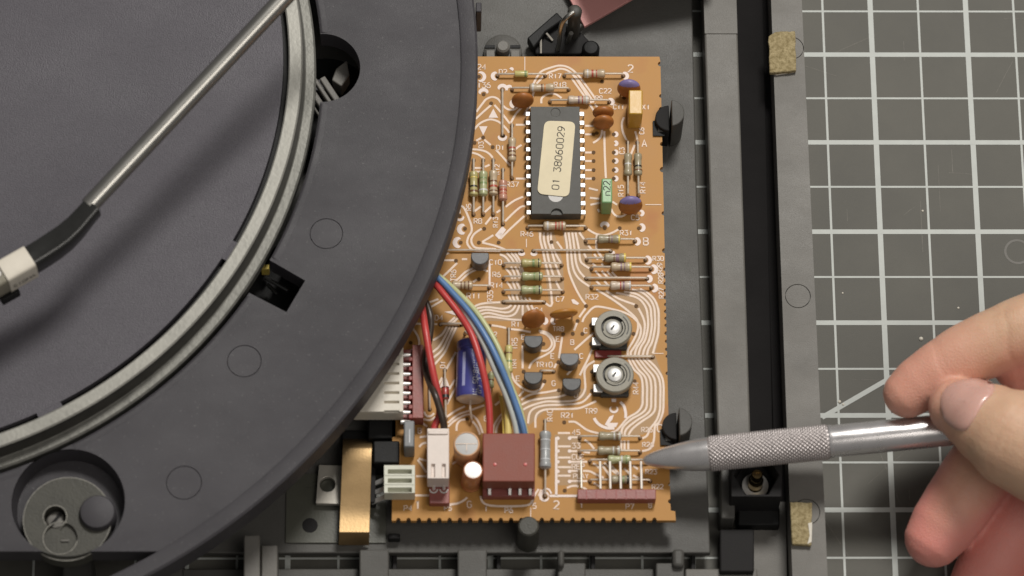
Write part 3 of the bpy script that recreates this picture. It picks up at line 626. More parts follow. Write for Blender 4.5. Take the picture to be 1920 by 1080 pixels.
# printed tracks: pixel polylines on the board surface
TR = [
 [(1000,158),(1006,146),(1015,134),(1032,127),(1050,123),(1067,127),(1083,140),(1100,162),(1117,186)],
 [(1006,157),(1024,139),(1038,133),(1052,129),(1067,134),(1082,150),(1109,193)], [(1072,147),(1084,164),(1097,182)], [(1078,142),(1100,172),(1113,192)],
 [(1003,165),(1000,175),(998,183)], [(1015,194),(1016,184),(1026,177),(1040,176),(1053,184)], [(1106,196),(1113,207)], [(1115,195),(1120,201)],
 [(893,210),(905,194),(912,186),(923,182),(934,186),(943,198),(952,205),(962,206),(972,201),(981,196)], [(892,223),(906,210),(921,197)], [(927,197),(942,214),(956,232)],
 [(958,230),(965,217),(972,208),(985,196)], [(983,216),(988,206),(994,200)], [(967,234),(984,234)], [(889,243),(898,233),(908,227),(921,224),(936,229),(948,240),(955,249)],
 [(908,262),(920,272)], [(930,281),(943,295),(957,311)], [(884,280),(898,281),(910,284),(918,289),(924,296)], [(884,286),(897,290),(908,298)], [(893,264),(902,259)],
 [(967,335),(985,335)], [(948,388),(965,376),(981,369)], [(947,415),(962,400),(975,389),(984,386)], [(938,448),(955,431),(983,405)],
 [(862,400),(862,388),(867,387),(873,395),(880,412),(884,424),(884,434),(878,445),(876,455),(880,463),(888,469),(915,470),(938,471)],
 [(903,429),(890,438),(884,448),(885,457),(891,464),(905,466),(930,467)], [(925,441),(904,454)], [(904,455),(925,460),(940,465),(951,470)],
 [(910,421),(921,407)], [(931,399),(938,394)], [(890,396),(902,387)], [(909,398),(922,386)], [(978,272),(971,276),(967,280)], [(890,315),(904,315)], [(890,322),(904,322)], [(909,313),(918,309)],
 [(1097,236),(1113,236)], [(1097,252),(1110,252)], [(1097,286),(1110,286)], [(1097,302),(1110,302)], [(1097,319),(1110,319)], [(1097,335),(1110,335)],
 [(1104,353),(1121,357)], [(1106,371),(1124,373)], [(1107,384),(1126,380)], [(1121,392),(1124,398)], [(1148,378),(1157,384)], [(1146,392),(1150,400),(1158,406),(1168,405),(1175,400),(1179,396)],
 [(1112,268),(1120,263),(1127,255),(1129,244)], [(1133,246),(1134,290),(1136,334)], [(1175,263),(1168,248),(1166,232),(1170,220)], [(1191,246),(1195,262)], [(1182,292),(1190,272)],
 [(1102,430),(1112,436),(1122,440),(1133,441),(1147,437),(1160,430)], [(1119,441),(1118,454),(1119,468),(1126,480),(1132,488)], [(1170,381),(1174,372)],
 [(1013,436),(1013,450),(1018,470),(1022,490),(1029,518),(1033,545),(1035,568)], [(1020,436),(1020,450),(1025,470),(1031,496),(1039,520)],
 [(1027,436),(1028,452),(1034,470),(1041,494),(1051,520)], [(1033,436),(1034,455),(1042,476),(1052,494)], [(1042,527),(1051,545)],
 [(1059,436),(1063,460),(1064,485),(1067,510),(1078,538),(1090,560),(1098,571)], [(1066,436),(1070,465),(1073,495),(1078,512),(1088,525),(1105,537)],
 [(1073,436),(1077,465),(1080,492),(1086,508),(1096,520)], [(1079,436),(1085,465),(1088,488),(1094,496),(1105,503)], [(1086,436),(1095,449)], [(1103,460),(1110,469)], [(1044,453),(1054,467)],
 [(1095,475),(1100,485)], [(1114,476),(1121,487)], [(1124,475),(1131,487)], [(1111,494),(1119,501)], [(1128,494),(1133,501)],
 [(1116,508),(1128,521)], [(1128,508),(1139,520)], [(1138,509),(1149,520)], [(1147,510),(1157,521)], [(1118,527),(1128,537)], [(1133,527),(1142,537)],
 [(1118,543),(1140,556),(1165,573),(1188,592),(1196,605),(1195,622),(1187,640),(1178,655),(1177,666)],
 [(1136,545),(1160,560),(1190,571)], [(1197,578),(1206,596),(1209,612),(1205,634),(1194,652),(1190,666)],
 [(1155,549),(1185,555),(1200,562),(1210,575),(1214,590),(1215,612),(1210,636),(1201,652),(1197,666)],
 [(1170,547),(1192,551),(1209,562),(1219,576),(1221,592),(1222,612),(1217,638),(1209,653),(1205,666)],
 [(1185,543),(1203,548),(1218,560),(1226,575),(1228,592),(1228,614),(1223,640),(1216,654),(1213,666)],
 [(1200,542),(1214,549),(1227,562),(1234,580),(1235,600),(1234,625),(1229,645),(1224,663)],
 [(1092,604),(1095,596),(1102,587),(1111,578),(1122,575),(1149,580),(1175,588),(1192,600),(1201,614),(1200,630),(1191,648),(1183,660),(1183,667)],
 [(1178,672),(1188,692),(1201,705),(1205,722),(1205,745),(1204,760),(1195,773),(1177,784),(1164,799),(1155,808),(1146,811)],
 [(1184,672),(1196,692),(1209,706),(1213,722),(1213,745),(1212,764),(1203,775),(1184,786),(1168,801),(1165,815)],
 [(1191,672),(1204,690),(1217,706),(1221,722),(1221,748),(1220,766),(1212,777),(1193,789),(1175,804),(1171,816)],
 [(1198,672),(1212,690),(1225,706),(1229,722),(1229,750),(1228,768),(1220,779),(1202,791),(1186,804),(1178,816)],
 [(1205,672),(1220,688),(1233,704),(1238,722),(1238,750),(1237,770),(1231,788),(1219,804),(1213,817),(1204,822)],
 [(1212,672),(1228,687),(1240,705),(1244,722),(1244,750),(1243,772),(1236,791),(1228,800),(1226,825),(1219,841),(1204,846)],
 [(1165,826),(1165,844)], [(1171,826),(1171,845)], [(1178,826),(1178,845)],
 [(1066,791),(1077,791),(1086,796),(1102,807),(1124,813)], [(1096,825),(1106,832),(1114,842)], [(1094,847),(1106,849)],
 [(1046,812),(1069,812)], [(1046,837),(1070,837)], [(1046,858),(1070,858)], [(1046,876),(1071,876)], [(1046,892),(1070,892)],
 [(1068,820),(1083,820)], [(1068,846),(1082,846)], [(1068,866),(1101,866)], [(1068,883),(1084,883)], [(1093,883),(1106,884),(1118,890),(1132,896)], [(1068,902),(1101,902)], [(1063,915),(1070,912),(1080,911),(1085,913)], [(1093,914),(1100,918)],
 [(1112,869),(1119,873),(1124,878)], [(1128,871),(1136,882),(1143,892)], [(1133,868),(1150,884),(1160,890)], [(1146,873),(1160,888)], [(1170,878),(1181,889)], [(1187,873),(1196,880)], [(1187,891),(1202,899)], [(1113,906),(1124,912)],
 [(1111,652),(1103,672),(1094,690),(1087,704)], [(1115,677),(1102,685),(1096,697),(1097,715),(1097,730),(1090,743),(1077,751),(1050,753),(1023,753),(995,761),(981,768)],
 [(1108,738),(1095,752),(1080,757),(1050,759),(1023,760),(1003,765),(993,775),(990,794)], [(1118,752),(1098,761),(1082,766),(1050,767),(1023,768),(1009,774),(1004,784),(1004,802)],
 [(1047,731),(1027,735),(995,740),(977,750)], [(1068,737),(1048,744),(1020,747),(995,751),(978,759)], [(958,698),(966,716),(983,730),(1000,735),(1012,730),(1020,719)], [(982,733),(973,743)],
 [(1010,620),(1026,624),(1036,633),(1040,644),(1036,656),(1022,666),(1005,674),(996,682),(992,691)], [(1012,623),(1024,627),(1032,635),(1035,645),(1030,654),(1022,658),(1011,657)],
 [(980,648),(980,691)], [(1054,632),(1048,672)], [(1113,624),(1095,640),(1077,656)], [(1082,683),(1063,703)], [(1043,682),(1039,690)], [(1098,578),(1086,595)], [(1082,605),(1076,620)],
 [(938,567),(915,568),(898,571),(886,577)], [(959,572),(952,577),(940,579),(915,576),(896,578),(888,584)], [(967,572),(960,582),(947,586),(915,581),(899,584),(891,589)],
 [(974,572),(967,587),(955,593),(940,592),(917,587),(901,590),(894,596)], [(978,600),(957,599),(920,594),(905,596),(900,600)], [(980,572),(980,592)], [(988,572),(993,583)], [(996,572),(1000,581)],
 [(922,610),(935,612),(949,615)], [(956,617),(975,619),(995,623)], [(1022,568),(1032,574),(1036,566)],
 [(937,477),(948,482),(957,494)], [(950,474),(959,484),(965,495)], [(958,474),(967,485),(972,495)], [(965,474),(975,490),(981,512)],
 [(948,503),(957,514),(961,523)], [(958,500),(964,512),(966,523)], [(966,500),(972,512),(974,522)], [(974,500),(979,514)],
 [(950,528),(956,536),(961,545)], [(961,528),(965,538),(967,545)], [(968,528),(973,538),(975,545)], [(953,553),(959,566)], [(960,552),(965,566)], [(968,552),(972,566)], [(976,555),(980,566)], [(984,558),(988,566)], [(992,558),(996,566)],
 [(829,520),(844,506),(857,493)], [(832,488),(856,488)], [(866,486),(876,486)], [(843,536),(860,522),(873,510),(891,501)], [(860,530),(876,515),(890,507),(903,505),(915,509)], [(887,529),(894,524)], [(833,478),(842,474)],
 [(802,568),(822,561)], [(806,577),(830,563)], [(853,595),(840,607)], [(858,597),(846,608)], [(838,612),(829,627),(812,638)], [(844,612),(834,632),(823,650),(810,661)], [(850,612),(839,636),(828,657),(812,671)],
 [(856,612),(844,638),(833,662),(815,683)], [(855,660),(846,676),(837,692)], [(853,712),(842,730)], [(858,722),(846,742),(838,758)], [(822,722),(829,708)], [(774,607),(820,608)], [(772,613),(783,630),(786,645),(780,653),(769,657)],
 [(836,783),(855,770),(872,762)], [(840,793),(858,778),(880,770),(908,760)], [(840,800),(852,789),(868,780),(880,777),(890,782),(898,793),(905,812)], [(856,808),(857,796),(864,788),(876,786)], [(884,788),(894,800),(900,815)],
 [(924,812),(926,799),(936,782),(950,768)], [(930,812),(932,800),(941,784),(955,772)], [(928,760),(945,746)],
 [(795,772),(800,780),(808,780),(814,775)], [(794,786),(806,788),(816,782)], [(793,794),(801,800)], [(787,820),(800,818)], [(786,838),(792,832),(800,830)], [(785,860),(800,864)], [(783,862),(792,874),(799,886)], [(780,893),(800,893)],
 [(766,929),(805,929)], [(842,946),(858,944),(870,938),(876,933)], [(848,870),(858,864)],
 [(901,930),(904,940),(912,946),(930,949),(975,949),(992,946),(998,940),(1003,928),(1010,917)], [(1010,930),(1015,918)],
]
mb = MB(); k = 0
for pl in TR:
    pts = cat_rom([XY(a, b, ZB) + (0,) for a, b in pl], 5)
    mb.ribbon(pts, .54, ZB + .03 + (k % 11) * .004); k += 1
mb.build('printed_tracks', 'print', brd)
# broad marks: crescents round the holes, arrows and bars
def cres(mb, px, py, r, a0, a1, wd):
    ZC[0] = (ZC[0] + 1) % 9; zz = ZB + .075 + ZC[0] * .005; p = P(px, py, ZB); n_ = 12; vs = []
    for i in range(n_ + 1):
        a = math.radians(a0 + (a1 - a0) * i / n_); t = math.sin(math.pi * i / n_) ** .5
        for s_ in (0, 1): vs.append((p.x + (r + wd * s_ * (t * .9 + .1)) * math.cos(a), p.y + (r + wd * s_ * (t * .9 + .1)) * math.sin(a), zz))
    mb.add(vs, [(2 * i, 2 * i + 1, 2 * i + 3, 2 * i + 2) for i in range(n_)])
mb = MB()
for (px, py, r, a0, a1, wd) in ((933,143,.8,95,265,1.0),(950,142,2.0,40,70,.8),(942,169,.8,-10,175,1.0),(957,169,.7,60,190,.9),(942,254,.8,180,360,.8),(1168,143,.7,-80,100,.9),(1142,192,.6,-70,110,.9),
    (907,177,.8,10,180,1.0),(898,144,1.0,-100,100,.9),(1134,427,.7,5,175,1.0),(1198,427,.8,-80,80,.9),(1190,453,.7,-85,85,.9),(1210,488,.8,-90,90,.9),(1221,505,.8,-90,90,1.0),(1213,523,.6,-90,90,.9),(1222,540,.7,-90,80,1.0),
    (872,430,.9,90,270,1.2),(864,455,.9,90,270,1.2),(862,405,.8,190,360,.7),(979,471,.6,180,330,.8),(1000,471,.6,210,360,.8),(1145,472,.5,-150,20,.8),(1199,400,.5,-80,90,.8),
    (1151,252,.4,-85,85,.8),(1151,269,.4,-85,85,.8),(1151,286,.4,-85,85,.8),(1151,302,.4,-85,85,.8),(1151,319,.4,-85,85,.8),(1151,335,.4,-85,85,.8),(1017,602,.7,-80,80,.8),(1043,602,.7,100,260,.8),(1022,931,.75,0,360,.75),(768,912,1.0,170,340,1.0),(1151,766,.7,-220,40,.6),(968,195,.9,100,260,.9)):
    mb = MB(); cres(mb, px, py, r, a0, a1, wd); mb.build('pad_mark', 'printwhite', brd)
def poly(mb, pts, z=ZB + .085):
    q = [XY(a, b, ZB) for a, b in pts]; ar = sum(q[i][0] * q[(i + 1) % len(q)][1] - q[(i + 1) % len(q)][0] * q[i][1] for i in range(len(q)))
    if ar < 0: q = q[::-1]
    mb = MB(); mb.add([(x_, y_, z) for x_, y_ in q], [tuple(range(len(q)))]); mb.build('printed_mark', 'printwhite', brd)
poly(mb, [(925,204),(916,221),(934,221)]); poly(mb, [(898,237),(914,237),(906,254)]); poly(mb, [(833,585),(853,582),(856,592)]); poly(mb, [(834,702),(824,727),(844,727)])
poly(mb, [(928,441),(942,424),(949,431),(936,449)]); poly(mb, [(1071,562),(1076,561),(1086,569),(1083,572),(1074,569)])
poly(mb, [(1143,781),(1151,778),(1148,787),(1143,793),(1159,793),(1155,801),(1143,802),(1134,796)])
for pl, wd in (([(1114,784),(1119,792),(1128,799),(1140,803),(1152,803)], .75), ([(1151,748),(1151,754)], 1.1), ([(1163,754),(1170,762),(1173,774),(1173,784)], .7), ([(1043,820),(1043,929)], .62), ([(1030,930),(1085,930)], .62),
    ([(918,494),(918,536)], .5), ([(1016,922),(1022,917),(1029,918),(1034,926)], .45)):
    mb = MB(); mb.ribbon(cat_rom([XY(a, b, ZB) + (0,) for a, b in pl], 4), wd, ZB + .09); mb.build('printed_bar', 'printwhite', brd)
for py in (822, 846, 866, 884, 903):
    for px in (1046, 1068):
        a = XY(px, py, ZB); mb = MB(); mb.add([(x_, y_, ZB + .1) for x_, y_ in circ(a, .47, 14)], [tuple(range(14))]); mb.build('printed_dot', 'printwhite', brd)
# lettering
mb = MB()
V90 = math.pi / 2
for t, px, py, hp_, rot in (('24',903,126,10,0),('136',907,160,10,0),('D2',943,135,9,0),('R17',1041,143,9,0),('R18',1050,159,9,0),('C22',1135,171,9,0),('R9',1123,184,8,0),('2',1182,129,14,0),('X1',1211,201,9,0),('C11',1160,201,8,0),
    ('C6',1203,246,8,V90),('A',1208,269,13,0),('C3',1166,283,8,V90),('R15',1164,358,9,V90),('R14',1205,352,9,V90),('C5',1191,408,9,0),('R46',988,439,9,0),('R37',961,346,9,0),('R8',896,415,9,0),('R12',932,318,8,V90),('R13',929,417,8,V90),
    ('R5',879,389,8,V90),('D1',938,277,9,0),('D3',902,272,8,V90),('R31',1174,437,9,0),('B',1211,453,13,0),('R30',1234,485,8,0),('R29',1237,503,8,V90),('R28',1239,522,8,V90),('R27',1240,550,8,V90),('R32',1110,557,9,0),('C7',1050,561,9,0),('C4',1010,582,9,0),
    ('R11',888,555,10,0),('R14',931,535,9,0),('R6',931,515,9,0),('C10',929,492,9,0),('TR6',850,517,9,V90),('R35',919,556,9,V90),('D4',823,596,9,0),('R2',925,627,8,0),('R1',967,608,9,0),('E',981,632,9,0),('TR5',965,645,9,V90),('TR4',964,683,8,V90),
    ('TR10',1020,684,9,0),('E',1036,668,9,0),('C',1090,668,9,0),('B',1073,642,9,0),('E',1046,636,9,0),('C',1098,620,9,0),('TR8',1047,617,8,0),('G',1038,719,9,0),('D',1080,741,9,0),('E',971,710,9,0),('R44',1192,728,9,V90),('D1',830,684,8,V90),('TR9',1108,771,9,0),('R21',1064,779,9,0),
    ('R40',1031,779,9,V90),('8',911,785,9,0),('B',787,808,9,0),('45',1080,811,9,0),('33',1080,836,9,0),('CUE',1084,857,9,0),('REP',1084,875,9,0),('PLAY',1089,893,8,0),('R25',1213,806,8,0),('R26',1215,834,8,0),('R23',1221,885,8,0),('R22',1233,913,8,0),
    ('C',1237,803,13,0),('P4',765,953,9,0),('1',783,947,14,0),('G',880,946,11,0),('P5',840,953,8,0),('1',911,954,9,0),('P6',954,957,9,0),('5',1002,949,9,0),('2',1043,947,14,0),('1',1090,948,9,0),('P7',1181,950,9,0),('8',1219,948,8,0),('4',938,440,7,V90)):
    letters(mb, t, XY(px, py, ZB), hp_ / 6.75, .24 if hp_ < 12 else .32, ZB + .12, rot)
# scored lines
for a, b in (((984,107),(984,141)),((987,448),(987,464)),((1210,384),(1240,384)),((1226,663),(1244,663)),((995,952),(995,970))):
    mb.ribbon([XY(*a, ZB), XY(*b, ZB)], .22, ZB + .12)
mb.build('lettering', 'print', brd)

HOLES = []
def hole(px, py, r=.55): HOLES.append((XY(px, py, ZB), r))
LEADR = .27
def wire_between(mb, A, B, h, r=LEADR):
    a = Vector((*A, ZB - .3)); b = Vector((*B, ZB - .3)); d = (b - a).normalized() * .7
    up = Vector((0, 0, h + .3))
    mb.tube([a, a + up * .7, a + up * .94 + d * .35, a + up + d, b + up - d, b + up * .94 - d * .35, b + up * .7, b], r, 8)
def resistor(p0, p1, f0, f1, col, bands, rad=1.15, h=1.45, name='resistor', label=None):
    """p0, p1 lead holes in pixels; body between fractions f0..f1"""
    hole(*p0); hole(*p1)
    A = Vector((*XY(*p0, ZB), 0)); B = Vector((*XY(*p1, ZB), 0)); d = (B - A).normalized(); L_ = (B - A).length
    ha = max(h, rad + .12) + rnd.uniform(0, .35); jf = rnd.uniform(-.012, .012); f0 += jf; f1 += jf
    s0 = A + d * L_ * f0 + Vector((0, 0, ZB + ha)); bl = L_ * (f1 - f0)
    e = min(1.5, bl * .28)
    prof = [(0, .25), (.12, rad * .72), (.4, rad * .96), (e * .6, rad), (e, rad * .97), (e + .35, rad * .86), (bl - e - .35, rad * .86), (bl - e, rad * .97), (bl - e * .6, rad), (bl - .4, rad * .96), (bl - .12, rad * .72), (bl, .25)]
    if name == 'diode': prof = [(0, .3), (.1, rad * .9), (.3, rad), (bl - .3, rad), (bl - .1, rad * .9), (bl, .3)]
    mb = MB(); mb.lathe(s0, d, prof, 20); body = mb.build(name, 'r_' + col, brd, label=label)
    mb = MB(); wire_between(mb, XY(*p0, ZB), XY(*p1, ZB), ha); mb.build('lead', 'tin', body)
    for f, w_, bc in bands:
        fr = f * bl
        rr = rad * 1.005 if (fr < e + .05 or fr > bl - e - .05) else rad * .88
        if name == 'diode': rr = rad * 1.01
        mb = MB(); mb.lathe(s0 + d * (fr - w_ / 2), d, [(0, rr - .05), (.03, rr + .02), (w_ - .03, rr + .02), (w_, rr - .05)], 20); mb.build('colour_band', 'b_' + bc, body)
    return body
resistor((933,143),(1022,143),.36,.65,'yellow',[(.80,.6,'green')],.85,1.2,'diode','small yellowish diode at the top left of the board')
resistor((1058,143),(1168,143),.32,.70,'tan',[(.42,.55,'rose' if 0 else 'red'),(.60,.3,'red'),(.2,.4,'silver')])
resistor((960,169),(1066,169),.31,.76,'tan',[(.5,.45,'brown'),(.62,.4,'orange'),(.15,.5,'silver')])
resistor((1031,192),(1142,192),.30,.68,'pale',[(.5,.45,'violet'),(.66,.3,'red'),(.85,.4,'silver')])
resistor((960,236),(960,335),.27,.72,'tan',[(.45,.5,'red'),(.6,.45,'brown'),(.78,.5,'brown')],1.05)
resistor((888,301),(888,403),.24,.70,'olive',[(.62,.5,'black'),(.82,.6,'brown'),(.25,.5,'yellow')])
resistor((906,301),(906,403),.24,.70,'green',[(.5,.5,'green'),(.3,.4,'green'),(.78,.5,'silver')])
resistor((925,301),(925,403),.24,.70,'tan',[(.45,.45,'brown'),(.65,.6,'red'),(.84,.4,'brown')])
resistor((943,319),(943,421),.24,.62,'rose',[(.5,.5,'red'),(.7,.6,'red'),(.3,.4,'silver')])
resistor((1177,268),(1177,368),.24,.66,'khaki',[(.5,.4,'silver'),(.75,.4,'brown')],1.05)
resistor((1195,268),(1197,368),.24,.66,'khaki',[(.6,.5,'black'),(.78,.4,'brown')],1.05)
resistor((989,428),(1098,428),.26,.66,'tan',[(.55,.45,'red'),(.70,.4,'red'),(.82,.35,'red'),(.2,.5,'silver')])
resistor((1098,453),(1190,453),.24,.72,'khaki',[(.5,.35,'brown'),(.62,.3,'violet'),(.93,.4,'yellow')])
resistor((1100,488),(1210,488),.28,.66,'khaki',[(.45,.35,'brown'),(.6,.9,'violet'),(.93,.5,'yellow')])
resistor((1109,505),(1220,505),.31,.67,'tan',[(.50,.4,'violet'),(.68,.5,'violet'),(.93,.5,'yellow')])
resistor((1109,540),(1221,540),.31,.67,'pale',[(.50,.35,'red'),(.68,.9,'orange' if 0 else 'violet'),(.93,.4,'silver')])
resistor((944,498),(1053,498),.30,.66,'olive',[(.85,.3,'black'),(.6,.6,'green')])
resistor((944,523),(1054,523),.29,.66,'green',[(.84,.3,'black'),(.6,.4,'green')])
resistor((944,548),(1055,548),.29,.66,'green',[(.85,.35,'black'),(.62,.6,'green')])
resistor((826,540),(917,540),.22,.66,'tan',[(.45,.35,'brown'),(.62,.35,'brown'),(.8,.35,'brown')])
resistor((954,618),(954,742),.28,.70,'yellow',[(.3,.35,'olive' if 0 else 'brown'),(.6,.5,'green')],1.0)
resistor((834,695),(836,786),.36,.62,'glassred',[(.8,.9,'black'),(.1,.3,'black')],.95,1.2,'diode','red glass diode beside the blue capacitor')
resistor((1022,790),(1022,931),.18,.68,'grey',[(.25,.25,'ltgrey'),(.5,.25,'ltgrey'),(.76,.3,'ltgrey')],1.5,1.7,'resistor','large grey resistor beside the brown plug')
resistor((1087,822),(1200,822),.29,.68,'khaki',[(.68,.35,'silver'),(.80,.35,'brown'),(.92,.35,'silver')])
resistor((1087,849),(1200,849),.29,.68,'khaki',[(.68,.35,'silver'),(.80,.35,'brown'),(.92,.35,'silver')])
resistor((1106,866),(1217,866),.30,.70,'green',[(.6,.4,'silver'),(.8,.4,'green')])
resistor((1106,903),(1219,903),.33,.68,'khaki',[(.6,.4,'green'),(.8,.4,'black')])
resistor((921,700),(918,765),.05,.5,'green',[(.5,.4,'brown')],.9)
def jumper(p0, p1, h=.8):
    hole(*p0); hole(*p1); mb = MB(); wire_between(mb, XY(*p0, ZB), XY(*p1, ZB), h, .29); mb.build('jumper_wire', 'tin', brd)
for a, b in (((942,169),(942,254)),((1099,523),(1213,523)),((944,567),(1020,567)),((822,471),(979,471)),((1000,471),(1145,471)),((1138,670),(1224,670)),((1015,697),(1038,697)),((826,609),(866,609)),((804,690),(806,768))):
    jumper(a, b)
for px, py in ((907,177),(898,144),(921,194),(906,258),(924,276),(890,268),(862,405),(872,429),(908,429),(864,455),(898,455),(935,455),(1034,454),(1134,428),(1162,428),(1198,428),(1129,153),(1119,250),
    (1113,252),(1113,286),(1113,302),(1113,319),(1113,335),(1151,252),(1151,286),(1151,302),(1151,319),(1151,335),(855,489),(898,524),(1099,574),(1193,574),(1083,602),(1056,627),(1074,626),(1092,626),(982,645),(1019,645),
    (982,697),(982,716),(1021,715),(1047,679),(1085,679),(1048,732),(1085,732),(1108,610),(1108,645),(1110,697),(1110,733),(1190,715),(1188,626),(1058,792),(1059,920),(876,786),(872,626),(770,643),(928,634),(918,611),(881,917),(948,795),(972,820),(1170,184),(944,255)):
    hole(px, py, .5)

# chip
ct = P(1042, 303, ZB + 4.6)
chip = MB(); chw = 12.6
ya = P(1042, 200, ZB + 4.6).y; yb = P(1042, 401, ZB + 4.6).y
body = [(ct.x - chw / 2, yb), (ct.x + chw / 2, yb), (ct.x + chw / 2, ya), (ct.x - chw / 2, ya)]
chip.prism(body, ZB + .9, ZB + 4.6)
c_ = MB(); c_.prism(circ((ct.x + .1, yb), 1.5, 32), ZB + 3.9, ZB + 6)
c2 = MB(); c2.prism(circ((ct.x + .1, ya - 1.6), 1.2, 32), ZB + 4.45, ZB + 6)
ch = cut(chip, [c_, c2]).build('chip', 'chip', brd, .25, label='black memory chip with a cream paper sticker')
for sx in (-1, 1):
    for i in range(12):
        yy = (ya + yb) / 2 + (5.5 - i) * 2.54 * .985; xx = ct.x + sx * chw / 2
        mb = MB(); mb.box((xx + sx * .62, yy, ZB + 2.75), (1.25, 1.22, .28)); mb.box((xx + sx * 1.16, yy, ZB + 1.75), (.26, 1.15, 1.9)); mb.box((xx + sx * 1.16, yy, ZB + .3), (.26, .55, 1.2))
        mb.build('pin', 'pin', ch, .28)
zs = ZB + 4.62
q = [XY(1021, 227, zs), XY(1079, 229, zs), XY(1067, 370, zs), XY(1007, 364, zs)]
def rounded(q, r, n=6):
    out = []; m = len(q)
    for i in range(m):
        p = Vector(q[i]); a = (Vector(q[i - 1]) - p).normalized(); b = (Vector(q[(i + 1) % m]) - p).normalized()
        for k in range(n + 1):
            t = k / n; out.append(tuple((p + a * r * (1 - t) ** 2 + b * r * t ** 2)))
    return out
mb = MB(); mb.prism(rounded(q, 1.7), zs + .05, zs + .28); st = mb.build('paper_sticker', 'sticker', ch)
mb = MB(); rot = math.atan2(q[0][1] - q[3][1], q[0][0] - q[3][0])
letters(mb, '01 38060029', XY(1047, 297, zs), 1.75, .22, zs + .30, rot, .66, .42); mb.build('sticker_print', 'ink', st)
mb = MB(); wn = XY(1042, 366, zs); mb.prism(circ(wn, 1.9, 32), zs - .3, zs + .03); mb.build('chip_window', 'window', ch)

# transistors
def to92(px, py, mt, rot=0, r=2.35, hgt=5.0):
    z1 = ZB + hgt; p = P(px, py, z1); pts = []
    for i in range(25):
        a = math.radians(205 + i * (335 - 205 + 0) / 24) if 0 else math.radians(155 + i * 230 / 24)
        pts.append((math.cos(a) * r, math.sin(a) * r))
    cr, sr = math.cos(rot), math.sin(rot)
    pl = [(p.x + x_ * cr - y_ * sr, p.y + x_ * sr + y_ * cr) for x_, y_ in pts]
    mb = MB(); mb.prism(pl, ZB + .9, z1); t = mb.build('transistor', mt, brd, .22)
    for s_ in (-1.27, 0, 1.27):
        mb = MB(); mb.box((p.x + s_ * cr, p.y + s_ * sr, ZB + .4), (.45, .4, 1.6)); mb.build('lead', 'tin', t)
to92(1000, 636, 'to92'); to92(1000, 704, 'to92'); to92(1068, 669, 'to92grey'); to92(1072, 716, 'to92'); to92(900, 480, 'to92grey', 0, 2.3, 5.4)

# disc capacitors
def disc_cap(px, py, wpx, rot, lean, mt, tip=None, thick=2.3):
    r = wpx / 7.3 / 2; z = ZB + r * .93 + .9; p = P(px, py, z)
    ax = Matrix.Rotation(rot, 3, 'Z') @ Matrix.Rotation(lean, 3, 'X') @ Vector((0, -1, 0))
    prof = [(-thick / 2, .02), (-thick / 2 * .96, r * .35), (-thick / 2 * .8, r * .68), (-thick / 2 * .45, r * .92), (0, r), (thick / 2 * .45, r * .92), (thick / 2 * .8, r * .68), (thick / 2 * .96, r * .35), (thick / 2, .02)]
    prof = [(thick / 2 * math.copysign(abs(math.sin(q)) ** .8, math.sin(q)), max(.02, r * math.cos(q))) for q in [math.pi * (i / 24 - .5) for i in range(25)]]
    mb = MB(); mb.lathe(p, ax, prof, 60, False, False); o = mb.build('disc_capacitor', mt, brd, angle=80)
    if tip:
        b_ = MB(); b_.lathe(p, ax, [(h_ * 1.03, r_ * 1.02) for h_, r_ in prof], 60, False, False)
        upv = Matrix.Rotation(rot, 3, 'Z') @ Matrix.Rotation(lean, 3, 'X') @ Vector((0, 0, 1))
        keep = MB(); idx = [f for f in b_.f if sum(((b_.v[i] - p).dot(upv)) for i in f) / len(f) > r * .52]
        keep.add(b_.v, idx, True); keep.build('painted_tip', tip, o, angle=80)
    dx = Matrix.Rotation(rot, 3, 'Z') @ Vector((1, 0, 0))
    for s_ in (-1, 1):
        q = p + dx * s_ * r * .62; mb = MB(); mb.tube([q - Vector((0, 0, r * .6)), Vector((q.x, q.y, ZB - .3))], .27, 8); mb.build('lead', 'tin', o)
disc_cap(980, 188, 42, 0.05, -.25, 'ceramic'); disc_cap(1131, 211, 40, .02, -.1, 'ceramic'); disc_cap(1131, 229, 40, .02, -.2, 'ceramic')
disc_cap(1179, 166, 44, -.05, -.35, 'ceramic', 'purple', 2.4); disc_cap(1182, 385, 45, .05, -.35, 'ceramic', 'purple', 2.4)
disc_cap(1057, 588, 52, .12, .15, 'ceramic_tan', None, 1.9); disc_cap(1000, 598, 44, .15, -.45, 'ceramic', None, 2.0)
# box capacitors
def box_cap(x0, y0, x1, y1, h, mt, label, bev=.35):
    mb = MB(); mb.pbox(x0, y0, x1, y1, ZB + .25, ZB + h); return mb.build('film_capacitor', mt, brd, bev, label)
box_cap(1179, 168, 1205, 214, 9.2, 'yellow', 'bright yellow film capacitor')
gc = box_cap(1128, 334, 1148, 380, 8.0, 'green', 'pale green film capacitor')
mb = MB(); letters(mb, 'n22', XY(1138, 353, ZB + 8), 1.7, .22, ZB + 8.02, V90); mb.build('lettering', 'ink', gc)
gb = box_cap(757, 788, 777, 838, 8.0, 'greybox', 'grey film capacitor by the ivory plug')
mb = MB(); mb.ribbon([XY(768, 805, ZB + 8), XY(768, 830, ZB + 8)], .2, ZB + 8.02); mb.build('lettering', 'b_ltgrey', gb)

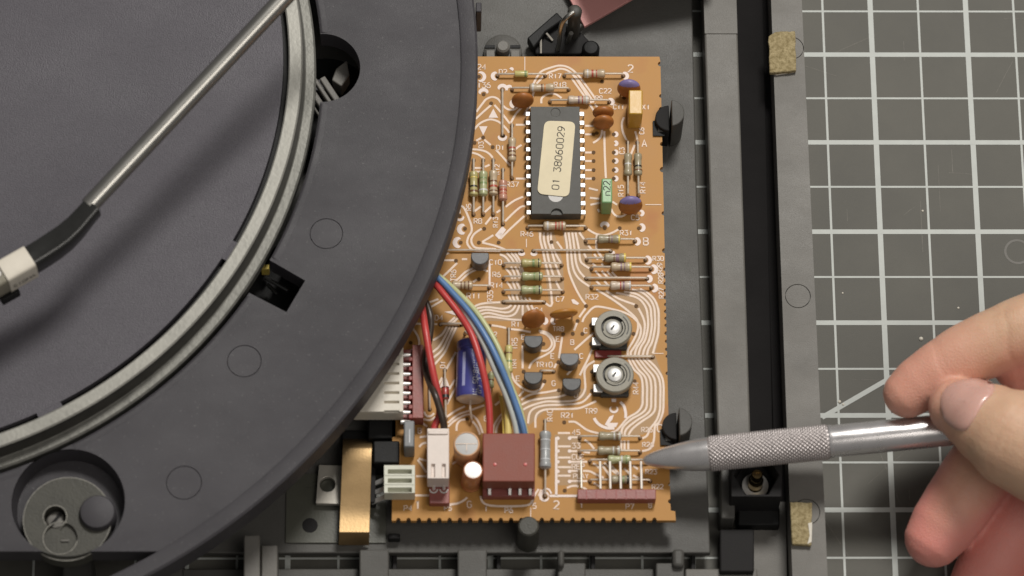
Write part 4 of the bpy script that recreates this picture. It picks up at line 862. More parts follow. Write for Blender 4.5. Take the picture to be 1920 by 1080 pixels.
# trimmers
def trimmer(px, py, turn):
    zt = ZB + 5.2; p = P(px, py, zt)
    mb = MB(); mb.lathe((p.x, p.y, ZB + .6), (0, 0, 1), [(0, 4.2), (2.6, 4.35), (2.7, 4.75), (4.3, 4.75), (4.6, 4.5)], 56, True, False)
    mb.ring((p.x, p.y), 3.1, 4.5, zt, 56)
    o = mb.build('trimmer', 'trim', brd)
    mb = MB(); mb.lathe((p.x, p.y, ZB + 1), (0, 0, 1), [(0, 3.6), (3.2, 3.6)], 48); mb.build('well', 'trimdark', o)
    mb = MB(); mb.lathe((p.x, p.y, zt), (0, 0, 1), [(-1.2, 3.12), (0, 3.1)], 48, False, False); mb.build('well_wall', 'trimdark', o)
    mb = MB(); mb.ring((p.x, p.y), 2.45, 2.85, zt + .05, 48, math.radians(200 + turn), math.radians(395 + turn)); mb.build('groove_lip', 'trim', o)
    mb = MB(); mb.ring((p.x, p.y), 3.65, 3.95, zt + .02, 48, math.radians(-30), math.radians(50)); mb.build('scale_mark', 'trimdark', o)
    mb = MB(); mb.prism(circ((p.x - .2, p.y), 2.35, 40), zt - 1.2, zt - .15); mb.build('rotor_disc', 'trim', o, .1)
    mb = MB(); mb.lathe((p.x - .05, p.y - .05, zt - .2), (0, 0, 1), [(0, 1.85), (.35, 1.8), (.5, 1.55)], 36); rt = mb.build('rotor', 'metalwhite', o)
    mb = MB(); mb.box((p.x - .15, p.y - .1, zt + .32), (1.5, .5, .12), math.radians(55)); mb.build('screw_slot', 'trimdark', rt)
    for dy in (2.55, -2.75):
        mb = MB(); mb.box((p.x - 4.2, p.y + dy, ZB + 2.6), (2.3, 2.2, .5)); mb.build('terminal', 'metalwhite', o, .15)
        mb = MB(); mb.box((p.x - 4.2, p.y + dy, ZB + 1.2), (2.2, 2.6, 2.3)); mb.build('terminal_foot', 'trimdark', o, .1)
    mb = MB(); mb.box((p.x, p.y, ZB + .9), (7.2, 9.0, 1.6)); mb.build('foot', 'trimdark', o, .4)
    return p
trimmer(1150, 614, 0); trimmer(1153, 702, 20)
mb = MB(); q = P(1140, 663, ZB + 1); mb.box((q.x, q.y, ZB + .5), (6.8, 2.2, .8)); mb.build('red_block', 'trimred', brd, .3)

# electrolytic capacitors
def can(px, py, r, h, mt, lab, dx=0, dy=0, tmt='alu'):
    z1 = ZB + h; t = P(px, py, z1); b = Vector((t.x + dx, t.y + dy, ZB + .4)); ax = t - b; L_ = ax.length
    mb = MB(); mb.lathe(b, ax, [(0, r * .8), (.2, r), (1.0, r), (1.3, r * .92), (1.7, r), (L_ - .5, r), (L_ - .1, r * .94), (L_, r * .86)], 40, True, False)
    o = mb.build('electrolytic_capacitor', mt, brd, label=lab)
    mb = MB(); mb.lathe(b + ax.normalized() * (L_ - .25), ax, [(0, r * .9), (.1, r * .88), (.14, r * .6), (.16, 0.02)], 40, False, False); top = mb.build('can_top', tmt, o)
    return o, t, r, top
o1, t1, r1, tp = can(875, 832, 3.3, 10.5, 'peach', 'wider upright capacitor with peach sleeve', .2, .6, 'dullalu')
mb = MB(); mb.ribbon([(t1.x - r1 * .8, t1.y), (t1.x + r1 * .8, t1.y)], .18, t1.z + .02); mb.ribbon([(t1.x, t1.y - r1 * .6), (t1.x, t1.y + .1)], .18, t1.z + .025); mb.build('vent_score', 'print', tp)
can(887, 881, 2.45, 11.0, 'orange', 'narrow upright capacitor with orange sleeve', -.5, .2)
# lying blue capacitor
za = ZB + 3.9
a = P(885, 640, za + .0); b = P(882, 752, za); ax = b - a; L_ = ax.length; r = 3.75
mb = MB(); mb.lathe(a, ax, [(0, r * .72), (.12, r * .86), (.6, r), (2.2, r), (2.6, r * .90), (3.0, r * .90), (3.4, r), (L_ - 1.2, r), (L_ - .5, r * .95)], 44, True, False)
bc = mb.build('electrolytic_capacitor', 'bluecap', brd, label='blue capacitor lying flat under the wires')
mb = MB(); mb.lathe(a + ax.normalized() * (L_ - .55), ax, [(0, r * .95), (.3, r * .85), (.55, r * .6), (.6, .3)], 40, False, True); mb.build('can_end', 'alu', bc)
n_ = ax.normalized(); sd = Vector((-n_.y, n_.x, 0)).normalized()
if sd.x < 0: sd = -sd
def capmap(mb_, pts_, wd_):
    out = []
    for i, q in enumerate(pts_):
        t = Vector(pts_[min(i + 1, len(pts_) - 1)]) - Vector(pts_[max(i - 1, 0)]); t.normalize(); nn = Vector((-t.y, t.x))
        for s_ in (1, -1):
            uu, vv = Vector(q) + nn * s_ * wd_ / 2; th = vv / r
            out.append(a + n_ * uu + (sd * math.sin(th) + Vector((0, 0, 1)) * math.cos(th)) * (r + .03))
    mb_.add(out, [(2 * i, 2 * i + 1, 2 * i + 3, 2 * i + 2) for i in range(len(pts_) - 1)])
mb = MB(); letters(mb, '0/0  1M)8705 1M', (8.4, .5), 1.15, .17, 0, 0, .62, .35, mapf=lambda m_, p_, w_: capmap(m_, [(x_, y_ + .6) for x_, y_ in p_], w_))
letters(mb, '-40/85oC (J)', (10.0, 0), 1.05, .16, 0, 0, .62, .35, mapf=lambda m_, p_, w_: capmap(m_, [(x_, y_ + 2.4) for x_, y_ in p_], w_)); mb.build('sleeve_print', 'b_ltgrey', bc)
mb = MB()
vs = []; 
for uu in [L_ * .26 + i * L_ * .56 / 10 for i in range(11)]:
    for th in [-.62 + j * .22 / 4 for j in range(5)]:
        vs.append(a + n_ * uu + (sd * math.sin(th) + Vector((0, 0, 1)) * math.cos(th)) * (r + .02))
mb.add(vs, [(i * 5 + j, (i + 1) * 5 + j, (i + 1) * 5 + j + 1, i * 5 + j + 1) for i in range(10) for j in range(4)], True); mb.build('sleeve_stripe', 'bluelight', bc)
e = P(884, 790, ZB); mb = MB(); mb.tube([b, b + n_ * 2.2, Vector((e.x, e.y, ZB + 2.2)), Vector((e.x, e.y, ZB - .3))], .3, 8); mb.build('lead', 'tin', bc)
s_ = P(872, 627, ZB); mb = MB(); mb.tube([a, a - n_ * 1.0, Vector((s_.x, s_.y, ZB + 2.0)), Vector((s_.x, s_.y, ZB - .3))], .3, 8); mb.build('lead', 'tin', bc)

# headers on the board
def pheader(x0, y0, x1, y1, z1, mt='maroon', bev=.2, name='pin_header', label=None):
    mb = MB(); mb.pbox(x0, y0, x1, y1, ZB + .06, z1); return mb.build(name, mt, brd, bev, label)
h7 = pheader(1083, 917, 1230, 936, ZB + 3.4, label='long maroon pin header at the lower right of the board')
for i in range(8):
    px = 1090 + i * 18.6
    if i in (2, 3, 4, 5, 6):
        xx = {2: 1126, 3: 1144.5, 4: 1164, 5: 1182.5, 6: 1203}[i]
        a = P(xx, 918, ZB + 3.0); b = P(xx - 1, 864, ZB + 3.6); mb = MB(); mb.box((a + b) / 2, (.62, (a - b).length, .55)); mb.build('pin', 'headpin', h7, .15)
    if i:
        q = P(px - 9, 927, ZB + 3.4); mb = MB(); mb.box((q.x, q.y, ZB + 3.35), (.35, 2.6, .25)); mb.build('notch', 'trimred', h7)
a = P(1090, 917, ZB + 2.5); b = P(1090, 862, ZB + 3.4); mb = MB(); mb.box((a + b) / 2, (.5, (a - b).length, .5)); mb.build('pin', 'tab', h7, .1)
h6 = pheader(905, 904, 1003, 931, ZB + 2.6, label='maroon header under the brown red plug')
for px in (918, 956, 975, 994):
    a = P(px, 924, ZB + 3.0); b = P(px, 900, ZB + 4.6); mb = MB(); mb.box(Vector((a.x, (a.y + b.y) / 2, ZB + 3.6)), (.8, 4.2, .6), 0, Matrix.Rotation(math.radians(22), 3, 'X')); mb.build('pin', 'pin', h6, .1)
h5 = pheader(805, 902, 843, 944, ZB + 2.4, label='maroon header under the pinkish white plug')
for px in (813, 832):
    a = P(px, 919, ZB + 2.6); mb = MB(); mb.tube([P(px, 900, ZB + 4), P(px, 910, ZB + 3.8), P(px + .5, 917, ZB + 2.4)], .42, 10); mb.build('pin', 'pin', h5)
    mb = MB(); mb.ring((a.x, a.y + .3), .75, 1.1, ZB + 2.44, 20, math.pi, 2 * math.pi); mb.build('pin_ring', 'metalwhite', h5)
hb = pheader(773, 646, 794, 784, ZB + 5.0, label='tall maroon header beside the ivory plug')
mb = MB(); mb.pbox(752, 655, 774, 792, ZB + .06, ZB + 2.2); mb.build('header_base', 'maroon', hb, .2)
for i in range(8):
    py = 664.5 + i * 15.4 if 0 else 666 + i * 17.9
    if py > 792: break
    a = P(762, py, ZB + 4.2); mb = MB(); mb.tube([a + Vector((-1.4, 0, 0)), a + Vector((1.0, 0, 0))], [.62, .45], 10); mb.build('pin', 'pin', hb)
    q = P(771, py + 9, ZB + 4); mb = MB(); mb.box((q.x, q.y, ZB + 3.2), (1.2, 1.1, 3.2)); mb.build('header_tooth', 'trimred', hb, .15)
# pale three-way socket at the board's lower left
so = MB(); so.pbox(720, 872, 778, 924, ZB + .3, ZB + 5.6)
cs = []
for i in range(3):
    c_ = MB(); c_.pbox(727, 876.5 + i * 17, 772, 885.5 + i * 17, ZB + 3.4, ZB + 7); cs.append(c_)
so = cut(so, cs).build('three_way_socket', 'greenwhite', brd, .12, 'pale three way socket gripping the transistor legs')
for i in range(3):
    a = P(732, 881 + i * 17, ZB + 3.9); b = P(768, 881 + i * 17, ZB + 3.9); mb = MB(); mb.tube([a, b], .5, 10); mb.build('contact', 'metalwhite', so)
for i in range(2):
    mb = MB(); mb.pbox(722, 888.5 + i * 17, 776, 891.5 + i * 17, ZB + 5.3, ZB + 5.75); mb.build('socket_rib', 'greenwhite', so)
# drill holes
mb = MB()
for (x_, y_), r_ in HOLES:
    mb.add([(x, y, ZB + .16) for x, y in circ((x_, y_), r_, 14)], [tuple(range(14))])
mb.build('drill_holes', 'hole', brd)

# ---------------------------------------------------------------- plugs and wires
def wire(par, pts, r, mt):
    P3 = cat_rom([P(x + rnd.uniform(-1.3, 1.3), y + rnd.uniform(-2, 2), z + rnd.uniform(-.25, .25)) for x, y, z in pts], 8); mb = MB(); mb.tube(P3, r, 14); return mb.build('wire', mt, par)
hz = thing('wire_plug', 'brown red plug with red, blue, white and yellow wires arching over the board', 'plug', tuple(P(954, 907, ZB)))
mb = MB(); mb.pbox(905, 812, 1003, 903, ZB + 3.2, ZB + 9.0); ph = mb.build('plug_housing', 'brownred', hz, .3)
for px in (928, 985):
    q = P(px, 871, ZB + 9); mb = MB(); mb.lathe((q.x, q.y, ZB + 8.9), (0, 0, 1), [(0, .5), (.25, .4), (.3, .1)], 12); mb.build('latch_nub', 'w_pink', ph)
Z7 = ZB + 6.5
wire(hz, [(770, 490, 25), (805, 522, 25), (832, 552, 26), (862, 590, 27), (884, 630, 28), (903, 685, 28), (914, 745, 26), (918, 790, 24), (919, 830, Z7)], .88, 'w_red')
wire(hz, [(780, 490, 26), (820, 521, 26), (850, 550, 27), (884, 592, 28), (915, 640, 28.5), (940, 690, 28), (962, 745, 26), (980, 800, 24), (985, 830, Z7)], .80, 'w_blue')
wire(hz, [(776, 494, 26), (822, 528, 25), (856, 562, 26), (880, 596, 27), (905, 640, 27), (928, 690, 26.5), (950, 740, 25), (966, 790, 23.5), (971, 830, Z7)], .78, 'w_white')
wire(hz, [(784, 488, 24.5), (830, 524, 24.5), (868, 560, 26), (900, 596, 27.5), (928, 640, 28), (945, 680, 27), (958, 720, 25), (975, 770, 24), (990, 830, Z7)], .68, 'w_green')
wire(hz, [(780, 492, 24), (828, 530, 24), (870, 575, 25), (905, 625, 26), (932, 680, 26), (955, 735, 25), (972, 785, 23.5), (976, 830, Z7)], .74, 'w_blue')
wire(hz, [(942, 700, 21), (950, 740, 21.5), (953, 780, 22), (953, 830, Z7)], .95, 'w_yellow')
wire(hz, [(940, 745, 18), (944, 780, 20), (946, 830, Z7)], .5, 'b_yellow')
hw = thing('wire_plug', 'pinkish white two pin plug with one red and one black wire', 'plug', tuple(P(822, 902, ZB)))
pl = MB(); pl.pbox(801, 803, 842, 897, ZB + 3.0, ZB + 9.5)
cs = []
for px in (812, 832):
    c_ = MB(); c_.pbox(px - 3.2, 866, px + 3.2, 891, ZB + 8.6, ZB + 11); cs.append(c_)
pw = cut(pl, cs).build('plug_housing', 'pinkwhite', hw, .25)
mb = MB(); mb.pbox(803, 808, 840, 814, ZB + 9.3, ZB + 9.9); mb.build('plug_ridge', 'pinkwhite', pw, .15)
wire(hw, [(770, 520, 24), (786, 556, 25), (793, 588, 26), (798, 625, 27), (806, 668, 27), (815, 710, 26), (823, 745, 24), (823, 775, 22.5), (816, 800, 21.5), (814, 820, ZB + 6)], .9, 'w_red')
wire(hw, [(760, 515, 24), (783, 545, 24), (800, 570, 24.5), (808, 598, 24.5), (807, 625, 23.5), (802, 655, 22), (799, 690, 22), (806, 716, 24), (816, 742, 26), (826, 775, 25), (831, 800, 23), (832, 820, ZB + 6)], .88, 'w_black')
hi = thing('connector_plug', 'ivory multi pin plug half hidden under the platform edge', 'plug', tuple(P(710, 770, ZB)))
pl = MB(); zi = ZB + 8.0; pl.prism([XY(756, 608, zi), XY(756, 772, zi), XY(662, 772, zi), XY(640, 700, zi), XY(640, 608, zi)], ZB + 2.0, zi)
cs = []
for i in range(9):
    py = 641 + i * 17.9
    if py > 770: break
    c_ = MB(); c_.pbox(720, py - 2, 748, py + 2.2, zi - 1.0, zi + 2); cs.append(c_)
pi_ = cut(pl, cs).build('plug_housing', 'whiteplug', hi, .25)

# ---------------------------------------------------------------- transistor, clip, insulator
ins = MB(); ins.prism([XY(537, 888, ZF + .5), XY(724, 888, ZF + .5), XY(724, 1018, ZF + .5), XY(535, 1018, ZF + .5)], ZF + .05, ZF + .5)
ins_o = tag(ins.build('insulator_sheet', 'insul', bevel=.12), 'thin dark translucent insulating sheet under the brass clip', 'sheet')
q = P(581, 985, ZF + .5); mb = MB(); mb.lathe((q.x, q.y, ZF + .5), (0, 0, 1), [(0, 1.95), (.06, 1.9)], 32); mb.build('sheet_boss', 'deep', ins_o)
tt = thing('power_transistor', 'power transistor with bare metal tab clamped under the brass clip', 'transistor', tuple(P(640, 910, ZF)))
tabm = MB(); tabm.prism([XY(598, 871, 9.6), XY(660, 873, 9.6), XY(660, 946, 9.6), XY(592, 944, 9.6)], 8.1, 9.6)
q = P(614, 908, 9.6); c_ = MB(); c_.prism(circ((q.x, q.y), 1.95, 40), 7, 12)
cut(tabm, [c_]).build('metal_tab', 'tab', tt, .15)
mb = MB(); mb.pbox(655, 868, 705, 942, 8.1, 12.5); mb.build('epoxy_body', 'deep', tt, .3)
for i, py in enumerate((884, 903, 920, 936)):
    if i == 0: continue
    a = P(700, py, 11.5); b = P(724, py, 15.5); mb = MB(); mb.box((a + b) / 2, ((b - a).length + 1, 1.2, .45), 0, Matrix.Rotation(-.9, 3, 'Y')); mb.build('lead', 'metalwhite', tt, .08)
cl = [(822, 8.5), (829, 13.0), (836, 15.2), (842, 15.6), (868, 15.0), (895, 14.6), (922, 13.8), (950, 12.8), (975, 12.7), (998, 13.0), (1003, 12.2), (1021, 8.2)]
vs = []; xl = {822: (646, 699), 1021: (636, 692)}
for py, z in cl:
    t = (py - 822) / 199; xa = 643 + (635 - 643) * t; xb = 698 + (692 - 698) * t
    for px in (xa, xb):
        p = P(px, py, z); vs.append(p)
fs = [(2 * i, 2 * i + 1, 2 * i + 3, 2 * i + 2) for i in range(len(cl) - 1)]
mb = MB(); m2 = len(vs); vs2 = vs + [v + Vector((0, 0, -.6)) for v in vs]
f2 = fs + [tuple(reversed([i + m2 for i in f])) for f in fs]
for i in range(len(cl) - 1):
    f2 += [(2 * i + 2, 2 * i + 2 + m2, 2 * i + m2, 2 * i), (2 * i + 1, 2 * i + 1 + m2, 2 * i + 3 + m2, 2 * i + 3)]
e_ = 2 * len(cl) - 2; f2 += [(0, m2, 1 + m2, 1), (e_ + 1, e_ + 1 + m2, e_ + m2, e_)]
mb.add(vs2, f2); clip = tag(mb.build('spring_clip', 'brass', bevel=.12), 'bent brass spring clip pressing on the power transistor', 'clip')

# ---------------------------------------------------------------- pin socket block
sk = thing('pin_socket', 'black block with a hexagonal recess and a brass pin below the pen', 'socket', tuple(P(1420, 935, 2)))
bl = MB(); bl.pbox(1371, 845, 1466, 931, 2.2, 17)
hc = P(1418, 888, 17); hexp = [(hc.x + 5.6 * math.cos(math.radians(a)), hc.y + 6.0 * math.sin(math.radians(a)) - .3) for a in (0, 60, 120, 180, 240, 300)]
c_ = MB(); c_.prism(hexp, 8, 20); cut(bl, [c_]).build('socket_block', 'deep', sk, .4)
q = P(1416, 911, 9); mb = MB(); mb.ring((q.x, q.y), 1.9, 3.3, 9.3, 40); mb.lathe((q.x, q.y, 8), (0, 0, 1), [(0, 3.3), (1.3, 3.3)], 40, False, False); mb.build('washer', 'metalwhite', sk)
mb = MB(); mb.lathe((q.x, q.y + .2, 8), (0, .06, 1), [(0, 1.9), (4, 1.9), (4.4, 1.5), (5.0, 1.2), (5.3, 1.45), (7.6, 1.45), (8.0, 1.2), (8.05, .5), (7.8, .4)], 32); mb.build('brass_pin', 'brasspin', sk)

# ---------------------------------------------------------------- felt pads
def felt(name, pts, z, label):
    q = [XY(a, b, z) for a, b in pts]; out = []
    for i in range(len(q)):
        a = Vector(q[i]); b = Vector(q[(i + 1) % len(q)])
        for k in range(7):
            t = k / 7; p = a.lerp(b, t); j = .13 if k else .05
            out.append((p.x + rnd.uniform(-j, j), p.y + rnd.uniform(-j, j)))
    t = thing('felt_pad', label, 'felt pad', (q[0][0], q[0][1], 12))
    mb = MB(); mb.prism(out, 12.05, z); mb.build('felt', 'felt', t, .25); return t
f1 = felt('felt_pad', [(1441, 68), (1455, 59), (1491, 58), (1493, 132), (1443, 136)], 13.6, 'tan felt pad stuck on the outer rail near the top')
mb = MB(); mb.prism([XY(1452, 137, 12.3), XY(1490, 132, 12.3), XY(1488, 136, 12.3), XY(1455, 141, 12.3)], 12.03, 12.3); mb.build('glue_trace', 'glue', f1, .08)
f2_ = felt('felt_pad', [(1481, 941), (1523, 942), (1522, 1022), (1486, 1020)], 13.6, 'worn tan felt pad with a bare white strip on the outer rail near the bottom')
mb = MB(); mb.prism([XY(1515, 981, 13.75), XY(1523, 979, 13.75), XY(1522, 1016, 13.75), XY(1514, 1020, 13.75), XY(1518, 1003, 13.75)], 13.5, 13.75); mb.build('bare_strip', 'glue', f2_, .08)

# ---------------------------------------------------------------- lever mechanism and pink sheet at the top
pk = MB(); pk.prism([XY(1048, -40, 10), XY(1250, -40, 10), XY(1096, 50, 10)], 8.8, 10)
tag(pk.build('pink_sheet', 'pink', bevel=.15), 'pink plastic piece showing at the top edge behind the wire lever', 'plastic piece')
lv = thing('lever', 'black bent lever with a looped wire rod at the top of the board', 'lever', tuple(P(1050, 90, ZF)))
mb = MB(); mb.prism([XY(988, 71, 12), XY(1044, 22, 12), XY(1057, 36, 12), XY(1023, 60, 12), XY(1012, 76, 12), XY(1000, 90, 12)], 8.5, 12); mb.build('lever_arm', 'black', lv, .4)
mb = MB(); mb.prism([XY(1004, 101, 9.5), XY(1000, 84, 9.5), XY(1024, 62, 9.5), XY(1058, 40, 9.5), XY(1092, 62, 9.5), XY(1108, 80, 9.5), XY(1105, 101, 9.5)], ZF + .1, 9.5); mb.build('lever_plate', 'deep', lv, .4)
mb = MB(); mb.prism([XY(1122, -24, 23), XY(1180, -30, 23), XY(1345, -58, 23), XY(1345, -190, 23), XY(1040, -190, 23)], 20, 23); mb.build('lever_housing', 'deep', lv, .6)  # unseen block added beyond the top edge to cast the dark shadow
mb = MB(); mb.pbox(1060, -175, 1330, -120, ZF, 20.1); mb.build('housing_foot', 'deep', lv, .4)  # foot of the added shadow block, also out of view
q = P(1078, 18, 24); mb = MB(); mb.lathe((q.x, q.y, 9), (0, 0, 1), [(0, 1.6), (11, 1.7), (13.8, 1.9), (14.6, 1.6), (15, 1.0)], 28); mb.build('round_stud', 'trimdark', lv)
mb = MB(); mb.tube(cat_rom([P(1076, 22, 25), P(1064, 31, 24.5), P(1054, 44, 22), P(1050, 62, 18), P(1048, 82, 12), P(1044, 96, 9)], 6), .62, 12); mb.build('wire_rod', 'steel', lv)
mb = MB(); mb.tube([P(1071, 62, 16), P(1064, 80, 10)], .6, 10); mb.build('wire_rod', 'steel', lv)
mb = MB(); mb.tube([P(1024, 62, 11), P(1036, 76, 10)], .35, 8); mb.build('small_rod', 'tab', lv)
mb = MB(); mb.tube([P(1014, 72, 11), P(1014, 100, 10)], .3, 8); mb.build('small_rod', 'tab', lv)
q = P(1108, 88, 13); mb = MB(); mb.lathe((q.x, q.y, ZF), (0, 0, 1), [(0, 2.3), (5, 2.3), (5.8, 1.7), (6, .5)], 24); mb.build('rubber_foot', 'black', lv)
mb = MB(); mb.prism([XY(1060, 48, 13), XY(1078, 36, 13), XY(1094, 46, 13), XY(1080, 60, 13)], 9.5, 13); mb.build('lever_block', 'trimdark', lv, .4)

# ---------------------------------------------------------------- metal pen
tip = P(1205, 863.5, 20.0); far = P(1675, 816, 27.5)
ax = (far - tip).normalized()
pen = thing('metal_pen', 'slim steel pen with a knurled grip pointing at the board', 'pen', tuple(tip))
mb = MB(); mb.lathe(tip, ax, [(0, .15), (.25, .7), (1.0, 1.25), (3, 1.95), (6, 2.8), (9, 3.4), (12, 3.86), (14.5, 4.1), (16.4, 4.2)], 64); mb.build('pen_tip', 'pensteel', pen, angle=60)
u_ = ax.cross(Vector((0, 0, 1))).normalized(); v_ = ax.cross(u_)
nu, nv, LK = 156, 190, 30.0; vs = []; fs = []
for i in range(nv + 1):
    h = LK * i / nv; fade = min(1, i / 4, (nv - i) / 4)
    for j in range(nu):
        th = 2 * math.pi * j / nu; k1 = 13 * th + h * 2.75; k2 = 13 * th - h * 2.75
        rr = 4.02 + .50 * fade * (abs(math.sin(k1)) * abs(math.sin(k2)))
        vs.append(tip + ax * (16.4 + h) + (u_ * math.cos(th) + v_ * math.sin(th)) * rr)
for i in range(nv):
    for j in range(nu):
        a = i * nu + j; b = i * nu + (j + 1) % nu; fs.append((a, b, b + nu, a + nu))
mb = MB(); mb.add(vs, fs, True); mb.build('knurled_grip', 'penknurl', pen, angle=80)
mb = MB(); mb.lathe(tip, ax, [(46.4, 3.9), (46.45, 4.15), (46.7, 4.2), (47.2, 4.2), (47.3, 4.02), (138, 4.02), (139, 3.6)], 64); mb.build('pen_barrel', 'pensteel', pen, angle=40)

# ---------------------------------------------------------------- hand
def finger(pts, sub=7):
    V = cat_rom([P(x, y, z) for x, y, z, _ in pts], sub); rs = []
    for i in range(len(pts) - 1):
        for k in range(sub):
            t = k / sub; t = t * t * (3 - 2 * t); rs.append(pts[i][3] * (1 - t) + pts[i + 1][3] * t)
    rs.append(pts[-1][3]); return V, rs
FING = [
 [(1703, 737, 33.5, 6.3), (1728, 718, 34.5, 7.0), (1768, 692, 36.5, 7.5), (1815, 664, 38.5, 7.9), (1870, 640, 40.5, 8.3), (1930, 618, 42.5, 8.9), (2010, 596, 43.5, 9.4), (2080, 640, 40.5, 10.5), (2160, 740, 34.5, 12)],     # index
 [(1796, 764, 41, 7.3), (1820, 775, 43, 8.5), (1855, 795, 45.5, 10.1), (1900, 820, 47, 12.2), (1960, 848, 46.5, 13.0), (2040, 890, 42.5, 13.5), (2160, 930, 36.5, 15)],     # thumb
 [(1752, 1008, 18.5, 7.5), (1770, 982, 19.5, 8.3), (1800, 938, 21.5, 8.7), (1835, 886, 23.5, 8.9), (1880, 838, 24.5, 9.4), (1960, 800, 24.5, 10), (2060, 790, 26.5, 11), (2170, 800, 28.5, 12)],     # middle
 [(1838, 1090, 8.5, 7.6), (1866, 1046, 10.5, 8.6), (1902, 985, 13.5, 9.2), (1950, 920, 16.5, 9.8), (2030, 880, 20.5, 11), (2170, 870, 26.5, 12)],     # ring
 [(1950, 1150, 7.8, 7.0), (1985, 1080, 8.8, 8), (2040, 1000, 12.5, 9), (2170, 930, 22.5, 12)],     # little
 [(1915, 683, 34.5, 7.2), (1975, 674, 35.5, 9.0), (2060, 690, 35.5, 11), (2160, 740, 34.5, 12)],     # fold of the index finger
]
PALM = [[(2150, 740, 34.5, 13), (2260, 800, 32.5, 17), (2420, 880, 30.5, 21), (2640, 970, 30.5, 24), (2900, 1080, 30.5, 26)], [(2150, 920, 28.5, 15), (2280, 930, 28.5, 18), (2420, 940, 28.5, 21)], [(2160, 820, 28.5, 15), (2300, 860, 30.5, 18)]]
hm = MB(); tips = []
for f in FING + PALM:
    V, rs = finger(f); hm.tube(V, rs, 28, True, True)
    if f in FING: tips.append(V[0])
me = hm.mesh('hand')
ho = bpy.data.objects.new('hand', me); C.objects.link(ho)
rmz = ho.modifiers.new('r', 'REMESH'); rmz.mode = 'VOXEL'; rmz.voxel_size = .00055
sm_ = ho.modifiers.new('s', 'SMOOTH'); sm_.factor = .5; sm_.iterations = 7
ev = ho.evaluated_get(bpy.context.evaluated_depsgraph_get()); me2 = bpy.data.meshes.new_from_object(ev)
bpy.data.objects.remove(ho)
me2.polygons.foreach_set('use_smooth', [True] * len(me2.polygons)); me2.name = 'hand'
# flexion creases: shallow dents across the finger joints
CREASE = [((1772, 690, 42), (1728, 718, 38), .16, .55), ((1780, 685, 42), (1728, 718, 38), .12, .5), ((1890, 812, 55), (1830, 780, 50), .20, .7), ((1904, 820, 56), (1840, 785, 50), .18, .7), ((1917, 827, 56), (1850, 790, 50), .15, .7),
          ((1806, 930, 26), (1770, 982, 22), .22, .6), ((1814, 918, 26), (1770, 982, 22), .16, .55), ((1896, 652, 46), (1815, 664, 42), .25, .8)]
cr = [(P(*a), (P(*a) - P(*b)).normalized(), dp_, wd_) for a, b, dp_, wd_ in CREASE]
nrm = [v.normal.copy() for v in me2.vertices]
for i, v in enumerate(me2.vertices):
    co = v.co * 1000
    for c_, ax_, dp_, wd_ in cr:
        dl = co - c_
        if dl.length < 15:
            t_ = dl.dot(ax_) + .35 * math.sin(dl.length * .9); v.co -= nrm[i] * (dp_ * math.exp(-(t_ / wd_) ** 2) * max(0, 1 - dl.length / 15)) * .001
# skin tone: rosier towards the finger ends
ca = me2.color_attributes.new('rosy', 'FLOAT_COLOR', 'POINT')
IDX = [(0, 28, .5), (1, 16, .25), (2, 62, .95), (3, 62, 1.0), (4, 60, 1.0), (5, 16, .8)]
data = []
for v in me2.vertices:
    co = v.co * 1000; t = 0
    for i, rad, amt in IDX:
        d = (co - tips[i]).length; g = max(0, min(1, (33 - co.z) / 8)) if i in (2, 3, 4) else 1; t = max(t, g * amt * min(1, max(0, 1 - d / rad) * 1.5) ** .8)
    t = min(t, 1); data += [t, t, t, 1]
ca.data.foreach_set('color', data)
sk_m = material('skin', (.58, .355, .235), .46, 0, .07, .16, .30, 3.0, .4, sss=.35, col2=(.63, .41, .275))
nt = sk_m.node_tree; b = nt.nodes['Principled BSDF']
src = b.inputs['Base Color'].links[0].from_socket
at = nt.nodes.new('ShaderNodeAttribute'); at.attribute_name = 'rosy'
mx = nt.nodes.new('ShaderNodeMix'); mx.data_type = 'RGBA'
nt.links.new(at.outputs['Fac'], mx.inputs['Factor']); nt.links.new(src, mx.inputs['A']); mx.inputs['B'].default_value = (.72, .285, .24, 1)
nt.links.new(mx.outputs['Result'], b.inputs['Base Color'])
vo = nt.nodes.new('ShaderNodeTexVoronoi'); vo.inputs['Scale'].default_value = 2.2
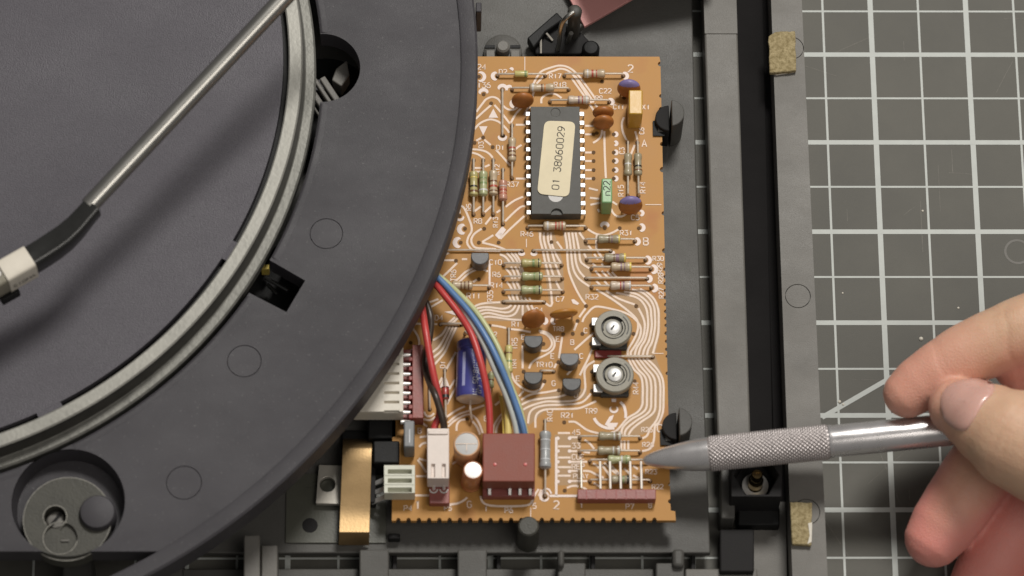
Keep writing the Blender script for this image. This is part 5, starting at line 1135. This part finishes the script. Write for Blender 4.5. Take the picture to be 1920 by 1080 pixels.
mp_ = [n for n in nt.nodes if n.type == 'MAPPING'][0]; nt.links.new(mp_.outputs[0], vo.inputs['Vector'])
bp = [n for n in nt.nodes if n.type == 'BUMP'][0]; ad = nt.nodes.new('ShaderNodeMath'); ad.operation = 'ADD'
nt.links.new(bp.inputs['Height'].links[0].from_socket, ad.inputs[0]); nt.links.new(vo.outputs['Distance'], ad.inputs[1]); nt.links.new(ad.outputs[0], bp.inputs['Height'])
hand = put('hand', me2, sk_m)
tag(hand, 'hand holding the steel pen between thumb and fingers at the right edge', 'hand')
bvh = BVHTree.FromPolygons([v.co * 1000 for v in me2.vertices], [tuple(p.vertices) for p in me2.polygons])
def nail(outline, lift, name):
    cx = sum(p[0] for p in outline) / len(outline); cy = sum(p[1] for p in outline) / len(outline)
    pts = cat_rom([(*p, 0) for p in outline + [outline[0]]], 4)[:-1]; n_ = len(pts); vs = []; fs = []
    rings = [1.0, .97, .9, .75, .5, .25, .01]; hs = [-.12, .16, .30, .36, .40, .42, .42]
    for s_, hgt in zip(rings, hs):
        for p in pts:
            px = cx + (p.x - cx) * s_; py = cy + (p.y - cy) * s_
            d = (P(px, py, 30) - CAM_LOC).normalized(); loc, nor, _, _ = bvh.ray_cast(CAM_LOC, d)
            if loc is None: loc = P(px, py, 52); nor = Vector((0, 0, 1))
            vs.append(loc + Vector((0, -.25, .95)).lerp(nor, .6).normalized() * hgt * lift)
    for i in range(len(rings) - 1):
        for j in range(n_):
            fs.append((i * n_ + j, i * n_ + (j + 1) % n_, (i + 1) * n_ + (j + 1) % n_, (i + 1) * n_ + j))
    b_ = MB(); b_.add(vs, fs, True); return b_.build(name, NAIL, hand, angle=80)
NAIL = material('fingernail', (.62, .365, .305), .26, 0, .05, .12, .05, 1, .5, sss=.15, coat=.3)
nail([(1762, 764), (1765, 740), (1780, 722), (1806, 711), (1840, 709), (1864, 720), (1862, 738), (1845, 756), (1828, 784), (1812, 806), (1792, 806), (1772, 790)], 1.5, 'thumb_nail')
